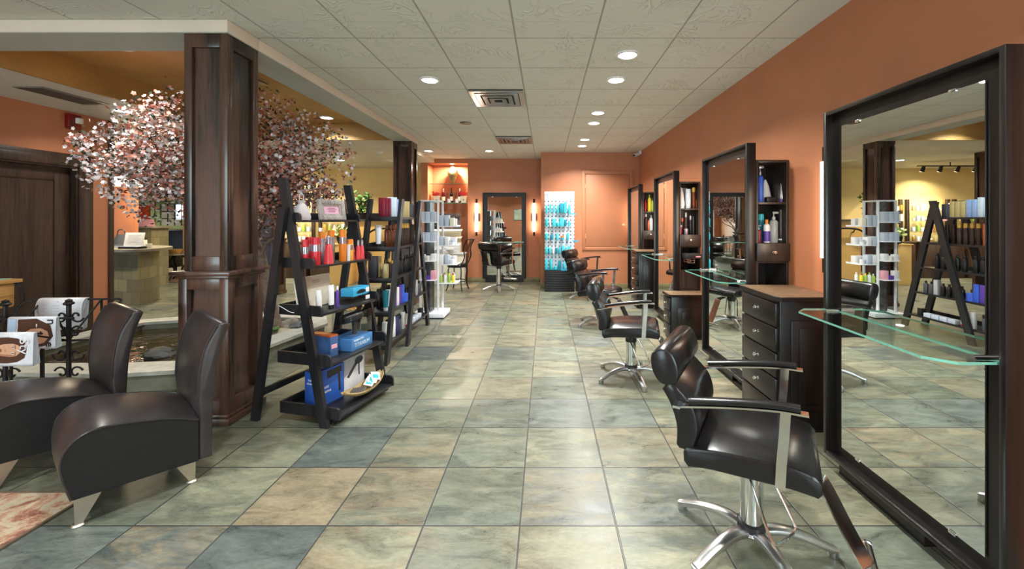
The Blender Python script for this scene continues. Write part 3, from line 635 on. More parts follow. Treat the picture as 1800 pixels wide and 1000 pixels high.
def styling_chair(label, loc, rz):
    t = thing('styling_chair', label, 'salon chair', loc, rz, 'black leather styling chairs')
    # seat: gently waved slab
    top = smooth_curve([(-.235,.478),(-.12,.498),(.02,.508),(.14,.512),(.225,.497)], 5); bot = smooth_curve([(.232,.418),(.14,.424),(.0,.418),(-.14,.412),(-.225,.398)], 5)
    prof = top + [(.246,.474),(.247,.438)] + bot + [(-.243,.42),(-.245,.455)]
    b = MB(); loft_v(b, puffed(prof, .235, .028)); b.build('seat', m_leather, t, angle=38)
    # backrest: headroll above a bowed lumbar panel
    fr = smooth_curve([(-.205,.475),(-.185,.56),(-.205,.65),(-.262,.715)], 6); bk = smooth_curve([(-.335,.70),(-.30,.64),(-.275,.56),(-.275,.475)], 6)
    b = MB(); loft_v(b, puffed(fr + [(-.285,.735),(-.318,.728)] + bk + [(-.262,.462),(-.225,.462)], .225, .026)); b.build('backrest', m_leather, t, angle=38)
    roll = [(-.325 + a*math.cos(-.30) - c*math.sin(-.30)*-1, .815 + c*1.0) for a, c in superell((0, 0), .052, .105, 24, 2.6)]
    roll = []
    for a, c in superell((0, 0), .058, .078, 28, 2.4): roll.append((-.322 + a*.96 - c*.28, .800 + c*.96 + a*.28))
    b = MB(); loft_v(b, puffed(roll, .235, .026)); b.build('headroll', m_leather, t, angle=38)
    MB().strip(smooth_curve([(-.10,0,.395),(-.27,0,.43),(-.315,0,.55),(-.345,0,.66)], 6), .06, .008, (0,1,0)).build('back_bracket', m_chrome, t)
    for s in (-1, 1):
        v = s*.255
        b = MB(); b.strip(smooth_curve([(-.275,v,.655),(-.20,v,.672),(-.05,v,.702),(.10,v,.724),(.20,v,.728)], 5), .036, .007, (0,1,0))
        b.strip([(-.262,v-s*.06,.660),(-.262,v+s*.024,.660)], .03, .01, (1,0,0)); f = b.build('arm_rail', m_chrome, t)
        MB().sweep(smooth_curve([(-.215,v,.690),(-.05,v,.720),(.09,v,.740),(.175,v,.744)], 5), superell((0,0), .012, .021, 12, 3), side=(0,0,1)).build('arm_pad', m_leather, f)
        b = MB(); b.strip([(.128,v,.722),(.122,v,.62),(.114,v,.52),(.110,v,.432)], .034, .006, (1,0,0)); b.cyl((.11, v, .445), (.11, v-s*.05, .445), .012); b.build('arm_upright', m_chrome, t)
    b = MB(); b.lathe([(.0,.10),(.047,.10),(.047,.345),(0,.345)], 24); b.build('hydraulic_column', m_chrome, t)
    b = MB(); b.lathe([(0,.085),(.058,.085),(.058,.112),(.049,.118),(0,.118)], 24); b.build('column_collar', m_black, t)
    b = MB(); b.lathe([(.0,.325),(.051,.325),(.051,.38),(.12,.392),(.12,.418),(0,.418)], 24); b.build('swivel_plate', m_black, t)
    MB().tube([(-.02,-.05,.372),(.0,-.09,.34),(.075,-.155,.17),(.09,-.165,.152),(.105,-.155,.152),(.155,-.06,.152),(.165,-.03,.165),(.05,.03,.37)], .006, 8).build('pump_pedal', m_chrome, t)
    hub = MB(); hub.lathe([(0,.062),(.05,.062),(.062,.075),(.056,.092),(0,.095)], 24); hub.build('base_hub', m_alu, t)
    for k in range(5):
        q = R(134 + 72*k) - rz; c, s = math.cos(q), math.sin(q)
        path = smooth_curve([(.03*c,.03*s,.078),(.12*c,.12*s,.088),(.22*c,.22*s,.070),(.31*c,.31*s,.036),(.335*c,.335*s,.030)], 5); n = len(path)
        b = MB(); b.sweep(path, superell((0,0), .62, 1.0, 12, 2.6), radii=[.030 - .010*i/(n-1) for i in range(n)], side=(0,0,1)); leg = b.build('base_leg', m_alu, t)
        MB().lathe([(0,0),(.019,0),(.022,.006),(.021,.034),(0,.036)], 16, c=(.325*c,.325*s,0)).build('glide', m_alu, leg)
    fo = smooth_curve([(.14,0,.385),(.24,0,.372),(.27,0,.345),(.34,.0,.205),(.405,.0,.085),(.43,.0,.055)], 6)
    b = MB(); b.strip(fo, .070, .008, (.6,.8,0)); b.cyl((.425,-.155,.065),(.425,.155,.065), .019, seg=16); b.cyl((.425,-.16,.065),(.425,-.15,.065), .022); b.cyl((.425,.15,.065),(.425,.16,.065), .022); b.build('footrest', m_chrome, t)
    return t
styling_chair('nearest black styling chair in front of the nearest big mirror', (.905, 1.80, 0), R(-30))
styling_chair('second black styling chair from the camera facing the second mirror', (.78, 3.74, 0), R(-13))
styling_chair('third black styling chair from the camera with a deep headroll', (.745, 5.60, 0), R(-26))
styling_chair('farthest black styling chair in the row along the mirror wall', (.735, 7.50, 0), R(-30))
bc = styling_chair('black styling chair seen from behind at the back wall mirror', (-.955, 8.36, 0), R(60)); lift = .11
for ch in bc.children:
    k = ch.name.split('.')[0]
    if k in ('seat', 'backrest', 'headroll', 'back_bracket', 'arm_rail', 'arm_upright', 'swivel_plate', 'pump_pedal', 'footrest'): ch.location.z += lift
    if k == 'hydraulic_column': ch.scale.z = (.245+lift)/.245; ch.location.z = .10 - .10*ch.scale.z
# ------------------------------------------------------------------ retail products
ORD = ['first', 'second', 'third', 'fourth', 'fifth', 'sixth', 'seventh', 'eighth', 'ninth', 'tenth', 'eleventh', 'twelfth']
PC = {}
def col(name, rgb, rough=.35, metal=0.0): return pm('product_' + name, hexc(*rgb), rough, metal, 0.05, 40)
C = dict(red=col('red', (190,36,48)), coral=col('coral', (214,66,72)), orange=col('orange', (226,128,36)), amber=col('amber', (228,170,60)), silver=col('silver', (170,166,176), .25, .7), white=col('white', (226,226,228)),
    grey=col('grey', (168,170,176)), maroon=col('maroon', (116,22,44)), pale=col('pale', (200,214,224)), lightblue=col('light_blue', (150,176,216)), beige=col('beige', (196,178,126)), bronze=col('bronze', (110,62,40), .3, .5),
    brown=col('brown', (52,34,30)), black=col('black', (24,24,27)), copper=col('copper', (206,108,66), .3, .4), gold=col('gold', (196,160,74), .3, .5), purple=col('purple', (86,58,150)), navy=col('navy', (40,50,96)), blue=col('blue', (52,88,190)),
    teal=col('teal', (60,190,206)), tealdark=col('dark_teal', (20,130,150)), green=col('green', (24,84,62)), lime=col('lime', (158,190,84)), yellow=col('yellow', (226,206,60)), pink=col('pink', (222,160,176)), clear=pm('product_clear', (.62,.64,.64), .06),
    winered=col('wine_red', (92,18,32), .12), wineblack=col('wine_black', (18,14,16), .12), foil=col('foil', (206,196,190), .25, .6), skyblue=col('sky_blue', (52,160,206)), boxgrey=col('box_grey', (186,196,212)), cream=col('cream', (232,226,206)), darkgrey=col('dark_grey', (70,72,80)))
C['clear'].node_tree.nodes['Principled BSDF'].inputs['Transmission Weight'].default_value = .55
NAME = dict(can='spray_can', taper='spray_bottle', pump='pump_bottle', bottle='shampoo_bottle', tube='squeeze_tube', jar='cream_jar', box='product_box', wine='wine_bottle', cone='cone_tube')
CAT = dict(can='can', taper='bottle', pump='bottle', bottle='bottle', tube='tube', jar='jar', box='box', wine='bottle', cone='tube')
def pmesh(kind, h, r, body, cap, parts, d=None):
    key = (kind, round(h,4), round(r,4), body, cap, parts, d)
    if key in PC: return PC[key]
    bmx, cpx = MB(), MB(); s = 14 if parts else 10
    if kind == 'can': bmx.lathe([(r*.92,0),(r,.004),(r,h*.78),(r*.96,h*.79),(0,h*.79)], s); cpx.lathe([(r*.97,h*.79),(r*.97,h*.95),(r*.86,h),(0,h)], s)
    elif kind == 'taper': bmx.lathe([(r,0),(r,.006),(r*.62,h*.66),(r*.45,h*.70),(r*.4,h*.72),(0,h*.72)], s); cpx.lathe([(r*.46,h*.72),(r*.46,h*.93),(r*.3,h),(0,h)], s)
    elif kind == 'bottle': bmx.lathe([(r*.9,0),(r,.006),(r,h*.70),(r*.8,h*.78),(r*.38,h*.82),(0,h*.82)], s); cpx.lathe([(r*.48,h*.82),(r*.48,h*.98),(r*.42,h),(0,h)], s)
    elif kind == 'wine': bmx.lathe([(r*.9,0),(r,.006),(r,h*.56),(r*.85,h*.64),(r*.34,h*.74),(r*.34,h*.80),(0,h*.80)], s); cpx.lathe([(r*.37,h*.72),(r*.38,h*.98),(r*.3,h),(0,h)], s)
    elif kind == 'pump':
        bmx.lathe([(r*.9,0),(r,.006),(r,h*.66),(r*.7,h*.72),(r*.35,h*.74),(0,h*.74)], s); cpx.lathe([(r*.42,h*.74),(r*.42,h*.83),(r*.14,h*.84),(r*.14,h*.93),(0,h*.93)], s)
        cpx.box(-r*.3, r*1.1, -r*.22, r*.22, h*.93, h, .002)
    elif kind == 'tube':
        n = 12; A = [(r*.75*math.cos(2*math.pi*k/n), r*.75*math.sin(2*math.pi*k/n), h*.16) for k in range(n)]; B = [(r*1.15*math.cos(2*math.pi*k/n), .004*math.sin(2*math.pi*k/n), h) for k in range(n)]; Mid = [(r*.95*math.cos(2*math.pi*k/n), r*.6*math.sin(2*math.pi*k/n), h*.6) for k in range(n)]
        rr = [[bmx.bm.verts.new(p) for p in q] for q in (A, Mid, B)]
        for p, q in zip(rr, rr[1:]):
            for k in range(n): bmx.bm.faces.new([p[k], p[(k+1)%n], q[(k+1)%n], q[k]])
        bmx.bm.faces.new(rr[0][::-1]); bmx.bm.faces.new(rr[-1]); cpx.lathe([(r*.72,0),(r*.78,h*.16),(0,h*.16)], s)
    elif kind == 'cone': bmx.lathe([(r*.9,h*.14),(r,h*.2),(r*.55,h*.75),(r*.12,h),(0,h)], s); cpx.lathe([(r*.85,0),(r*.9,h*.15),(0,h*.15)], s)
    elif kind == 'jar': bmx.lathe([(r*.9,0),(r,.005),(r,h*.6),(0,h*.6)], s); cpx.lathe([(r*1.04,h*.6),(r*1.04,h*.97),(r*.98,h),(0,h)], s)
    elif kind == 'box': bmx.box(-r, r, -(d or r), d or r, 0, h, .0015)
    if kind == 'box': cpx.bm.free(); PC[key] = (bmx.mesh(NAME[kind], C[body]), None)
    else:
        PC[key] = (bmx.mesh(NAME[kind], C[body]), cpx.mesh('cap', C[cap or body]))
    return PC[key]
def product(kind, loc, h, r, body, cap=None, label='', rz=0.0, group=None, parts=True, d=None, band=None):
    bme, cme = pmesh(kind, h, r, body, cap, parts, d)
    o = link(NAME[kind], bme, None, loc, (0, 0, rz))
    tag(o, label, CAT[kind], group)
    if cme: link('cap', cme, o)
    if band:                                                  # (z0 fraction, z1 fraction, colour): printed sleeve
        k2 = ('band', kind, h, r, band)
        if k2 not in PC:
            z0, z1, c = band; f = (lambda z: r) if kind != 'taper' else (lambda z: r*(1 - .38*z/.66))
            PC[k2] = MB().lathe([(f(z0)*1.012, z0*h), (f(z1)*1.012, z1*h)], 14, caps=False).mesh('label_band', C[c])
        link('label_band', PC[k2], o)
    return o
WORDS = dict(can='can', taper='tapered spray bottle', pump='pump bottle', bottle='bottle', tube='squeeze tube', jar='jar', box='carton', wine='wine bottle', cone='cone tube')
CN = dict(pale='pale blue', lightblue='light blue', boxgrey='grey', tealdark='dark teal', skyblue='sky blue', winered='red wine', darkgrey='dark grey')
def row(items, start, step, z, place, group, M=None, parts=True, rnd=0.0, end='near end'):
    """items: (kind, h, r, body, cap[, d]); laid from start along step; labelled by colour, kind and order on its shelf"""
    cnt = {}; tot = {}
    for it in items: tot[(it[0], it[3], it[4])] = tot.get((it[0], it[3], it[4]), 0) + 1
    for k, it in enumerate(items):
        kind, h, r, body, cap = it[:5]; d = it[5] if len(it) > 5 else None
        key = (kind, body, cap); n = cnt.get(key, 0); cnt[key] = n + 1
        p = Vector((start[0]+step[0]*k + random.uniform(-rnd, rnd), start[1]+step[1]*k + random.uniform(-rnd, rnd), z)); rz = random.uniform(-.12, .12) if rnd else 0
        if M is not None: p = M @ p; rz += M.to_euler().z
        desc = f'{CN.get(body, body)} {WORDS[kind]}' + (f' with {CN.get(cap, cap)} cap' if cap and cap != body and kind != 'box' else '')
        if kind == 'wine': desc = f'{"dark" if body == "wineblack" else "red"} wine bottle'
        lab = (f'{ORD[n]} ' if tot[key] > 1 else 'single ') + desc + (f' from {end},' if tot[key] > 1 else ',') + f' {place}'
        product(kind, p, h, r, body, cap, lab, rz, group, parts, d)

# ------------------------------------------------------------------ ladder shelf nearest the camera
TA = R(-14); MA = Matrix.Translation((-1.442, 3.138, 0)) @ Matrix.Rotation(TA, 4, 'Z')
tA = thing('ladder_shelf', 'nearest black A-frame ladder shelf with raised tray sides', 'shelf', (-1.442, 3.138, 0), TA, 'black wooden A-frame shelves')
fx = lambda z: -.3575*z/1.73
def leaning(b, p0, p1, w, tk):                                # square-cut board in the x-z plane
    (x0, y, z0), (x1, _, z1) = p0, p1
    b.hexa([(x0-w/2,y-tk/2,z0),(x0+w/2,y-tk/2,z0),(x0+w/2,y+tk/2,z0),(x0-w/2,y+tk/2,z0)], [(x1-w/2,y-tk/2,z1),(x1+w/2,y-tk/2,z1),(x1+w/2,y+tk/2,z1),(x1-w/2,y+tk/2,z1)])
for y in (-.325, .325):
    b = MB(); leaning(b, (0, y, 0), (-.3575, y, 1.73), .068, .028); b.build('front_leg', m_blackwood, tA)
    b = MB(); leaning(b, (-.565, y*1.095, 0), (-.318, y*1.095, 1.52), .062, .028); b.cyl((-.314, y*1.14, 1.47), (-.314, y*.94, 1.47), .012); b.build('rear_leg', m_blackwood, tA)
MB().box(-.55, -.522, -.342, .342, .17, .215, .002).build('stretcher', m_blackwood, tA)
SA = []                                                       # tray floors (x back, x front, z top of board)
for (xb, xf, z0, z1) in ((-.405,-.222,1.415,1.485), (-.372,-.103,1.09,1.162), (-.402,-.038,.757,.83), (-.417,.033,.412,.494), (-.395,.107,.055,.135)):
    b = MB(); b.box(xb, xf-.008, -.30, .30, z0, z0+.016, .001)
    b.box(xb, xb+.014, -.30, .30, z0+.016, z1, .002)
    for y0 in (-.312, .296):
        q = xf; poly = [(xb, z0), (q, z0), (q, z1-.03), (q-.008, z1-.01), (q-.025, z1), (xb, z1)]
        b.prism(poly, 'y', y0, y0+.016)
    b.build('shelf', m_blackwood, tA); SA.append((xb, xf, z0+.016))
def A_(x, y, z): return MA @ Vector((x, y, z))
gA = 'products on the nearest ladder shelf'
# top tray: drawstring bag and framed notice
t = thing('gift_bag', 'small white patterned gift bag on the top tray of the nearest ladder shelf', 'bag', A_(-.315, -.205, SA[0][2]), TA)
m_bag = nt('patterned_bag_paper')[0]
tt = m_bag.node_tree; vn = N(tt, 'ShaderNodeTexVoronoi', i_Scale=42.0); rp = ramp(tt, [(0.22, hexc(196,70,104)), (0.30, hexc(214,212,212))]); tt.links.new(vn.outputs['Distance'], rp.inputs['Fac']); tt.links.new(rp.outputs['Color'], tt.nodes['Principled BSDF'].inputs['Base Color'])
b = MB(); rows = []
for (z, hx, hy) in ((0,.040,.062),(.02,.044,.066),(.06,.038,.058),(.10,.026,.04),(.122,.014,.02),(.145,.02,.032)):
    rows.append([(hx*math.copysign(abs(math.cos(q))**.6, math.cos(q)), hy*math.copysign(abs(math.sin(q))**.6, math.sin(q)), z) for q in [2*math.pi*k/16 for k in range(17)]])
b.grid(rows); b.bm.faces.new([b.bm.verts.new(p) for p in rows[0][:16]][::-1]); b.build('bag_body', m_bag, t)
MB().tube(smooth_curve([(0,.012,.13),(0,.02,.17),(0,.0,.20),(0,-.02,.17),(0,-.012,.13)], 4), .003, 6).build('bag_handle', C['white'], t)
m_wash = wood('whitewashed_frame', hexc(120,112,106), hexc(186,178,172), .6, (20, 20, 6))
t = thing('picture_frame', 'whitewashed frame with a pink notice on the top tray of the nearest ladder shelf', 'picture frame', A_(-.30, .09, SA[0][2]), TA - R(8))
b = MB(); LM = Matrix.Rotation(R(-10), 4, 'Y')
for y0, y1, z0, z1 in ((-.125,-.09,0,.165),(.09,.125,0,.165),(-.09,.09,0,.035),(-.09,.09,.13,.165)): b.box(-.008, .010, y0, y1, z0, z1, .003, LM)
b.build('frame', m_wash, t)
b = MB()
for y0, y1, z0, z1 in ((-.092,-.072,.033,.132),(.072,.092,.033,.132),(-.072,.072,.033,.05),(-.072,.072,.115,.132)): b.box(-.002, .005, y0, y1, z0, z1, .001, LM)
b.build('inner_moulding', m_wash, t)
MB().box(-.004, .0005, -.075, .075, .045, .12, 0, LM).build('notice', col('notice_pink', (226,178,200)), t)
b = MB()
for z, w in ((.096,.03),(.088,.045),(.074,.035),(.066,.028)): b.box(.0005, .0012, -w, w, z-.0018, z+.0018, 0, LM)
b.build('printed_lines', col('print_magenta', (150,60,110)), t)
# second tray: cans and spray bottles
S2 = SA[1][2]; pl = 'on the second tray of the nearest ladder shelf'
def pA(kind, x, y, lev, h, r, body, cap, label, band=None, rz=0): return product(kind, A_(x, y, SA[lev][2]), h, r, body, cap, label, TA+rz, gA, True, None, band)
pA('can', -.21, -.275, 1, .185, .024, 'red', 'red', 'red can at the near corner of the second tray of the nearest ladder shelf', (.45,.72,'silver'))
pA('can', -.155, -.235, 1, .20, .027, 'red', 'red', 'front red can with a silver band beside the near leg of the nearest ladder shelf', (.5,.74,'silver'))
pA('can', -.25, -.20, 1, .20, .026, 'red', 'red', 'red can half hidden behind other red cans on the second tray', (.5,.74,'silver'))
pA('bottle', -.27, -.15, 1, .19, .022, 'red', 'silver', 'red bottle behind the tapered red bottle on the second tray')
pA('taper', -.15, -.125, 1, .205, .036, 'coral', 'silver', 'large tapered coral bottle in front of the orange cans on the second tray')
pA('can', -.25, -.08, 1, .235, .025, 'silver', 'orange', 'left orange capped tall silver can on the second tray')
pA('can', -.22, -.02, 1, .245, .026, 'silver', 'orange', 'middle orange capped tall silver can on the second tray')
pA('can', -.17, .045, 1, .25, .027, 'orange', 'orange', 'tallest orange can with a silver band on the second tray', (.56,.76,'silver'))
pA('tube', -.15, .085, 1, .13, .016, 'white', 'white', 'thin white tube beside the tallest orange can')
pA('can', -.17, .125, 1, .17, .026, 'amber', 'orange', 'short amber can with orange cap on the second tray', (.5,.74,'silver'))
for k, (x, y) in enumerate(((-.19, .175), (-.17, .222), (-.17, .268))):
    pA('taper', x, y, 1, .16, .022, 'coral', 'silver', f'{("nearest", "middle", "farthest")[k]} small coral spray bottle of three on the second tray')
# third tray: white display box, tubes, blue box on acrylic stand
t = thing('gift_box', 'large beige and white gift box leaning on the third tray of the nearest ladder shelf', 'box', A_(-.30, -.08, SA[2][2]), TA)
LB = Matrix.Rotation(R(-9), 4, 'Y')
MB().box(-.03, .02, -.15, .15, 0, .235, .002, LB).build('box_body', C['cream'], t)
b = MB(); b.box(.02, .023, -.142, .142, .14, .228, 0, LB); b.build('printed_panel', col('box_beige', (196,178,158)), t)
b = MB()
for z in (.198, .19, .18): b.box(.0232, .0240, -.035+.004*(z<.19), .035, z-.0015, z+.0015, 0, LB)
b.build('printed_lines', col('print_grey', (110,100,96)), t)
b = MB(); b.box(.018, .026, .142, .152, .09, .15, 0, LB); b.build('closure', C['gold'], t)
pA('tube', -.16, -.205, 2, .15, .026, 'white', 'white', 'short white tube with a navy mark on the third tray', None, R(90))
pA('tube', -.13, -.12, 2, .175, .026, 'white', 'black', 'tall white tube with a navy mark and black tip on the third tray', None, R(90))
pA('bottle', -.115, -.075, 2, .16, .013, 'purple', 'white', 'slim purple bottle in front of the gift box on the third tray')
for (x, y, z) in ((-.136, -.205, .075), (-.106, -.12, .09)):
    pass
t = thing('acrylic_stand', 'clear acrylic riser under the sky blue box on the third tray', 'stand', A_(-.16, .175, SA[2][2]), TA)
MB().box(-.07, .07, -.10, .10, 0, .05, .008).build('riser', m_acryl, t)
MB().box(.071, .0725, .035, .085, .008, .04).build('price_card', C['white'], t)
t = thing('glove_box', 'sky blue open topped box on the clear riser of the third tray', 'box', A_(-.16, .175, SA[2][2]+.05), TA + R(4))
MB().box(-.055, .055, -.105, .105, 0, .062, .001).build('box_body', C['skyblue'], t)
b = MB(); b.prism([(.06*math.cos(q)*1.0, .030 + .016*math.sin(q) - .006*math.cos(q)**2) for q in [2*math.pi*k/20 for k in range(20)]], 'x', .0550, .0556); b.build('opening', C['black'], t)
b = MB(); b.box(-.054, .0557, .06, .1056, .012, .050); b.build('white_panel', C['white'], t)
# fourth tray: cardboard box and dryer pack
t = thing('hair_tool_box', 'blue box with a kraft orange lid on the fourth tray of the nearest ladder shelf', 'box', A_(-.19, -.13, SA[3][2]), TA - R(8))
MB().box(-.11, .11, -.034, .034, 0, .145, .002).build('box_body', col('steel_blue', (62,92,140)), t)
MB().box(-.111, .111, -.035, .035, .145, .155, .002).build('lid', C['copper'], t)
b = MB(); b.box(.1101, .1110, -.024, .024, .06, .09); b.build('printed_panel', C['pink'], t)
t = thing('hair_dryer_pack', 'clear topped hair dryer pack with a blue base on the fourth tray', 'box', A_(-.12, .09, SA[3][2]), TA)
MB().box(-.095, .095, -.12, .12, .0, .092, .002).build('box_base', col('titan_blue', (70,122,176)), t)
MB().box(-.094, .094, -.119, .119, .092, .285, .012).build('clear_cover', clear('pack_clear', (.80,.84,.88), 1.6, .04), t)
b = MB(); b.cyl((0,-.10,.232),(0,.07,.232), .036, .042); b.cyl((0,.07,.232),(0,.10,.232), .042, .03); b.cyl((0,-.10,.232),(0,-.115,.232), .036, .028); b.cyl((0,.02,.21),(0,.03,.096), .018); b.build('hair_dryer', m_black, t)
writing('TITANIUM', .044, C['pale'], t, (.0955, -.003, .036), (R(90), 0, R(90)), sx=.86)
writing('BaBylissPRO', .022, C['white'], t, (.0955, -.04, .075), (R(90), 0, R(90)))
# bottom tray
t = thing('hair_dryer_box', 'blue boxed hair dryer at the near end of the bottom tray', 'box', A_(-.19, -.115, SA[4][2]), TA - R(6))
MB().box(-.055, .055, -.125, .125, 0, .26, .002).build('box_body', col('royal_blue', (48,92,180)), t)
b = MB(); b.cyl((.058,-.03,.215),(.058,.10,.225), .030, .022); b.cyl((.058,.075,.20),(.058,.085,.06), .010); 
for v in b.bm.verts: v.co.x = .0552 + (v.co.x-.0552)*.04
b.build('printed_dryer', m_black, t)
writing('heat\nxtreme', .034, C['white'], t, (.0556, -.045, .115), (R(90), 0, R(90)))
writing('heat\nxtreme', .024, C['white'], t, (.0, -.1256, .19), (R(90), 0, 0))
t = thing('hair_dryer_box', 'grey and white boxed hair dryer behind the wooden bowl on the bottom tray', 'box', A_(-.20, .15, SA[4][2]), TA)
MB().box(-.05, .05, -.125, .125, 0, .315, .002).build('box_body', C['grey'], t)
b = MB(); b.box(.0502, .0506, -.1145, .1145, .002, .12); b.prism([(-.1145,.12),(.1145,.12),(.1145,.24),(.02,.17)], 'x', .0502, .0506); b.build('printed_panel', C['white'], t)
b = MB(); b.prism([(.05*math.cos(q)+.055, .212+.03*math.sin(q)) for q in [2*math.pi*k/18 for k in range(18)]], 'x', .0508, .0514); b.prism([(-.085,.115),(-.06,.10),(.04,.19),(.015,.21)], 'x', .0508, .0514); b.prism([(.045,.19),(.06,.19),(.066,.09),(.05,.09)], 'x', .0508, .0514); b.build('printed_dryer', C['darkgrey'], t)
writing('Candy', .045, C['black'], t, (.0510, -.04, .275), (R(90), R(0), R(90)))
b = MB(); b.lathe([(0,0),(.03,0),(.03,.0008),(0,.0008)], 16, M=Matrix.Translation((.0506, .085, .288)) @ Matrix.Rotation(R(90), 4, 'Y')); b.build('orange_seal', C['orange'], t)
t = thing('wooden_bowl', 'long boat shaped wooden bowl on the bottom tray of the nearest ladder shelf', 'bowl', A_(.0, .07, SA[4][2]+.045), TA + R(2))
m_bowl = wood('bowl_wood', hexc(120,96,60), hexc(180,156,108), .5, (10, 3, 10))
rows = []
for i in range(15):
    s = -1 + 2*i/14; w = .075*math.sqrt(max(0, 1-s*s*.985)); zb = -.028*(1-s*s) + .05*abs(s)**2.2; zt = .012 + .05*abs(s)**2.2; yy = .235*s
    rows.append([(w*math.cos(q), yy, zt + (zb-zt)*math.sin(q)) for q in [math.pi*k/10 for k in range(11)]])
b = MB(); b.grid(rows); bo = b.build('bowl_shell', m_bowl, t); sm = bo.modifiers.new('thick', 'SOLIDIFY'); sm.thickness = .006; sm.offset = 1
for y in (-.10, .10): MB().cyl((0, y, -.045), (0, y, -.018), .009, .006).build('foot', m_bronze, t)
for k in range(7):
    o = MB().tube([(0,-.065,0),(0,.065,.004)], .006, 8).build('sample_stick', col('stick_grey', (92,88,84)), None, A_(-.038 + .012*k, -.02 + .008*k, SA[4][2]+.045), (0, 0, TA + R(24)))
    tag(o, f'{ORD[k]} thin brush handle from the back lying in the wooden bowl', 'brush', 'brush handles in the bowl')
for k in range(3):
    o = MB().box(-.035, .035, -.045, .045, 0, .003, .001).build('sample_sachet', C['white'], None, A_(.0, .145 + .035*k, SA[4][2]+.068+.010*k), (R(24), R(14), TA + R(20+14*k)))
    tag(o, f'white and teal sample sachet, {("nearest", "middle", "farthest")[k]} of three in the wooden bowl', 'sachet', 'sample sachets in the bowl')
    MB().box(-.022, .022, -.03, .012, .003, .0036).build('printed_panel', C['teal'], o)
t = thing('security_tag', 'thin white wire tag hanging on the near side of the third tray', 'tag', A_(-.36, -.318, .80), TA)
MB().tube(smooth_curve([(-.03,-.004,.02),(.02,-.006,.0),(.07,-.006,-.02),(.10,-.006,-.022)], 4), .0025, 6).build('tag_wire', C['white'], t)

# ------------------------------------------------------------------ second ladder shelf: two bays, A-frame at the far end
XB0, XB1 = -1.91, -1.57
tB = thing('ladder_shelf', 'second black ladder shelf behind the nearest one, two bays with an A-frame end', 'shelf', (0, 0, 0), 0, 'black wooden A-frame shelves')
Yn = lambda z: 4.05 + .42*z/1.66
Ym = lambda z: 4.66 + .48*z/1.67
Yf = lambda z: 5.58 - .44*z/1.67
def slant(b, x, f, z1, w=.082, tk=.034):
    b.hexa([(x-tk/2,f(0)-w/2,0),(x+tk/2,f(0)-w/2,0),(x+tk/2,f(0)+w/2,0),(x-tk/2,f(0)+w/2,0)], [(x-tk/2,f(z1)-w/2,z1),(x+tk/2,f(z1)-w/2,z1),(x+tk/2,f(z1)+w/2,z1),(x-tk/2,f(z1)+w/2,z1)])
for x in (XB1, XB0):
    b = MB(); slant(b, x, Yn, 1.66); b.build('near_leg', m_blackwood, tB)
    b = MB(); slant(b, x, Ym, 1.67); b.build('middle_leg', m_blackwood, tB)
    dx = .03 if x == XB1 else -.03
    b = MB(); slant(b, x-dx*1.15, Yf, 1.655); b.build('far_leg', m_blackwood, tB)
SB = []
for z in (1.455, 1.135, .815, .485, .175):
    ya, yb = Yn(z)-.03, Yf(z)+.02
    b = MB(); b.box(XB0+.02, XB1-.02, ya+.02, yb, z-.016, z, .001); b.box(XB0+.02, XB1-.02, ya, ya+.02, z-.035, z+.012, .002)
    b.box(XB0+.018, XB0+.03, ya+.02, yb, z, z+.05); b.box(XB1-.03, XB1-.018, ya+.02, yb, z-.016, z+.008); b.build('shelf', m_blackwood, tB); SB.append(z)
def ys(lev, a): return Yn(SB[lev]) + .03 + a*(Yf(SB[lev]) - Yn(SB[lev]) - .05)
gB = 'products on the second ladder shelf'; pb = '{} level, farther ladder shelf'
n = .062
row([('box',.22,.030,'maroon',None,.022)]*3 + [('box',.235,.032,'pale',None,.024)]*2 + [('box',.215,.030,'lightblue',None,.022)]*2 + [('box',.20,.028,'beige',None,.022)]*3 + [('box',.17,.05,'darkgrey',None,.03)], (-1.80, ys(0,.08)), (.012, .055), SB[0], pb.format('top'), gB, end='near end')
row([('bottle',.24,.026,'bronze','bronze')]*3 + [('can',.25,.024,'copper','copper')] + [('can',.255,.023,'brown','gold')]*4, (-1.72, ys(1,.08)), (.010, .064), SB[1], 'front ' + pb.format('second'), gB, end='near end')
row([('can',.24,.025,'brown','brown')]*4, (-1.70, ys(1,.62)), (.010, .072), SB[1], 'far bay, ' + pb.format('second'), gB, end='middle')
row([('tube',.24,.034,'white','black')], (-1.80, ys(1,.05)), (0, .1), SB[1], pb.format('second'), gB)
row([('bottle',.19,.032,'beige','brown'),('bottle',.20,.026,'brown','gold'),('bottle',.17,.026,'brown','gold'),('can',.21,.023,'beige','gold'),('bottle',.20,.026,'black','black'),('bottle',.20,.026,'black','black')], (-1.70, ys(2,.06)), (.008, .072), SB[2], pb.format('third'), gB, end='near end')
row([('box',.23,.04,'darkgrey',None,.035),('box',.22,.04,'beige',None,.035)], (-1.83, ys(2,.06)), (0, .09), SB[2], pb.format('third'), gB)
row([('bottle',.20,.028,'black','black')]*5, (-1.66, ys(2,.52)), (.003, .08), SB[2], 'far bay, ' + pb.format('third'), gB, end='middle')
row([('tube',.21,.03,'tealdark','white'),('tube',.21,.03,'white','navy'),('box',.20,.012,'white',None,.03),('box',.20,.012,'purple',None,.03),('box',.20,.014,'white',None,.03),('box',.21,.014,'purple',None,.03),('box',.21,.014,'blue',None,.03),('jar',.10,.036,'blue','blue')], (-1.67, ys(3,.06)), (.006, .066), SB[3], pb.format('fourth'), gB, end='near end')
row([('can',.21,.024,'black','black')]*4, (-1.78, ys(3,.14)), (0, .085), SB[3], 'back of ' + pb.format('fourth'), gB, end='near end')
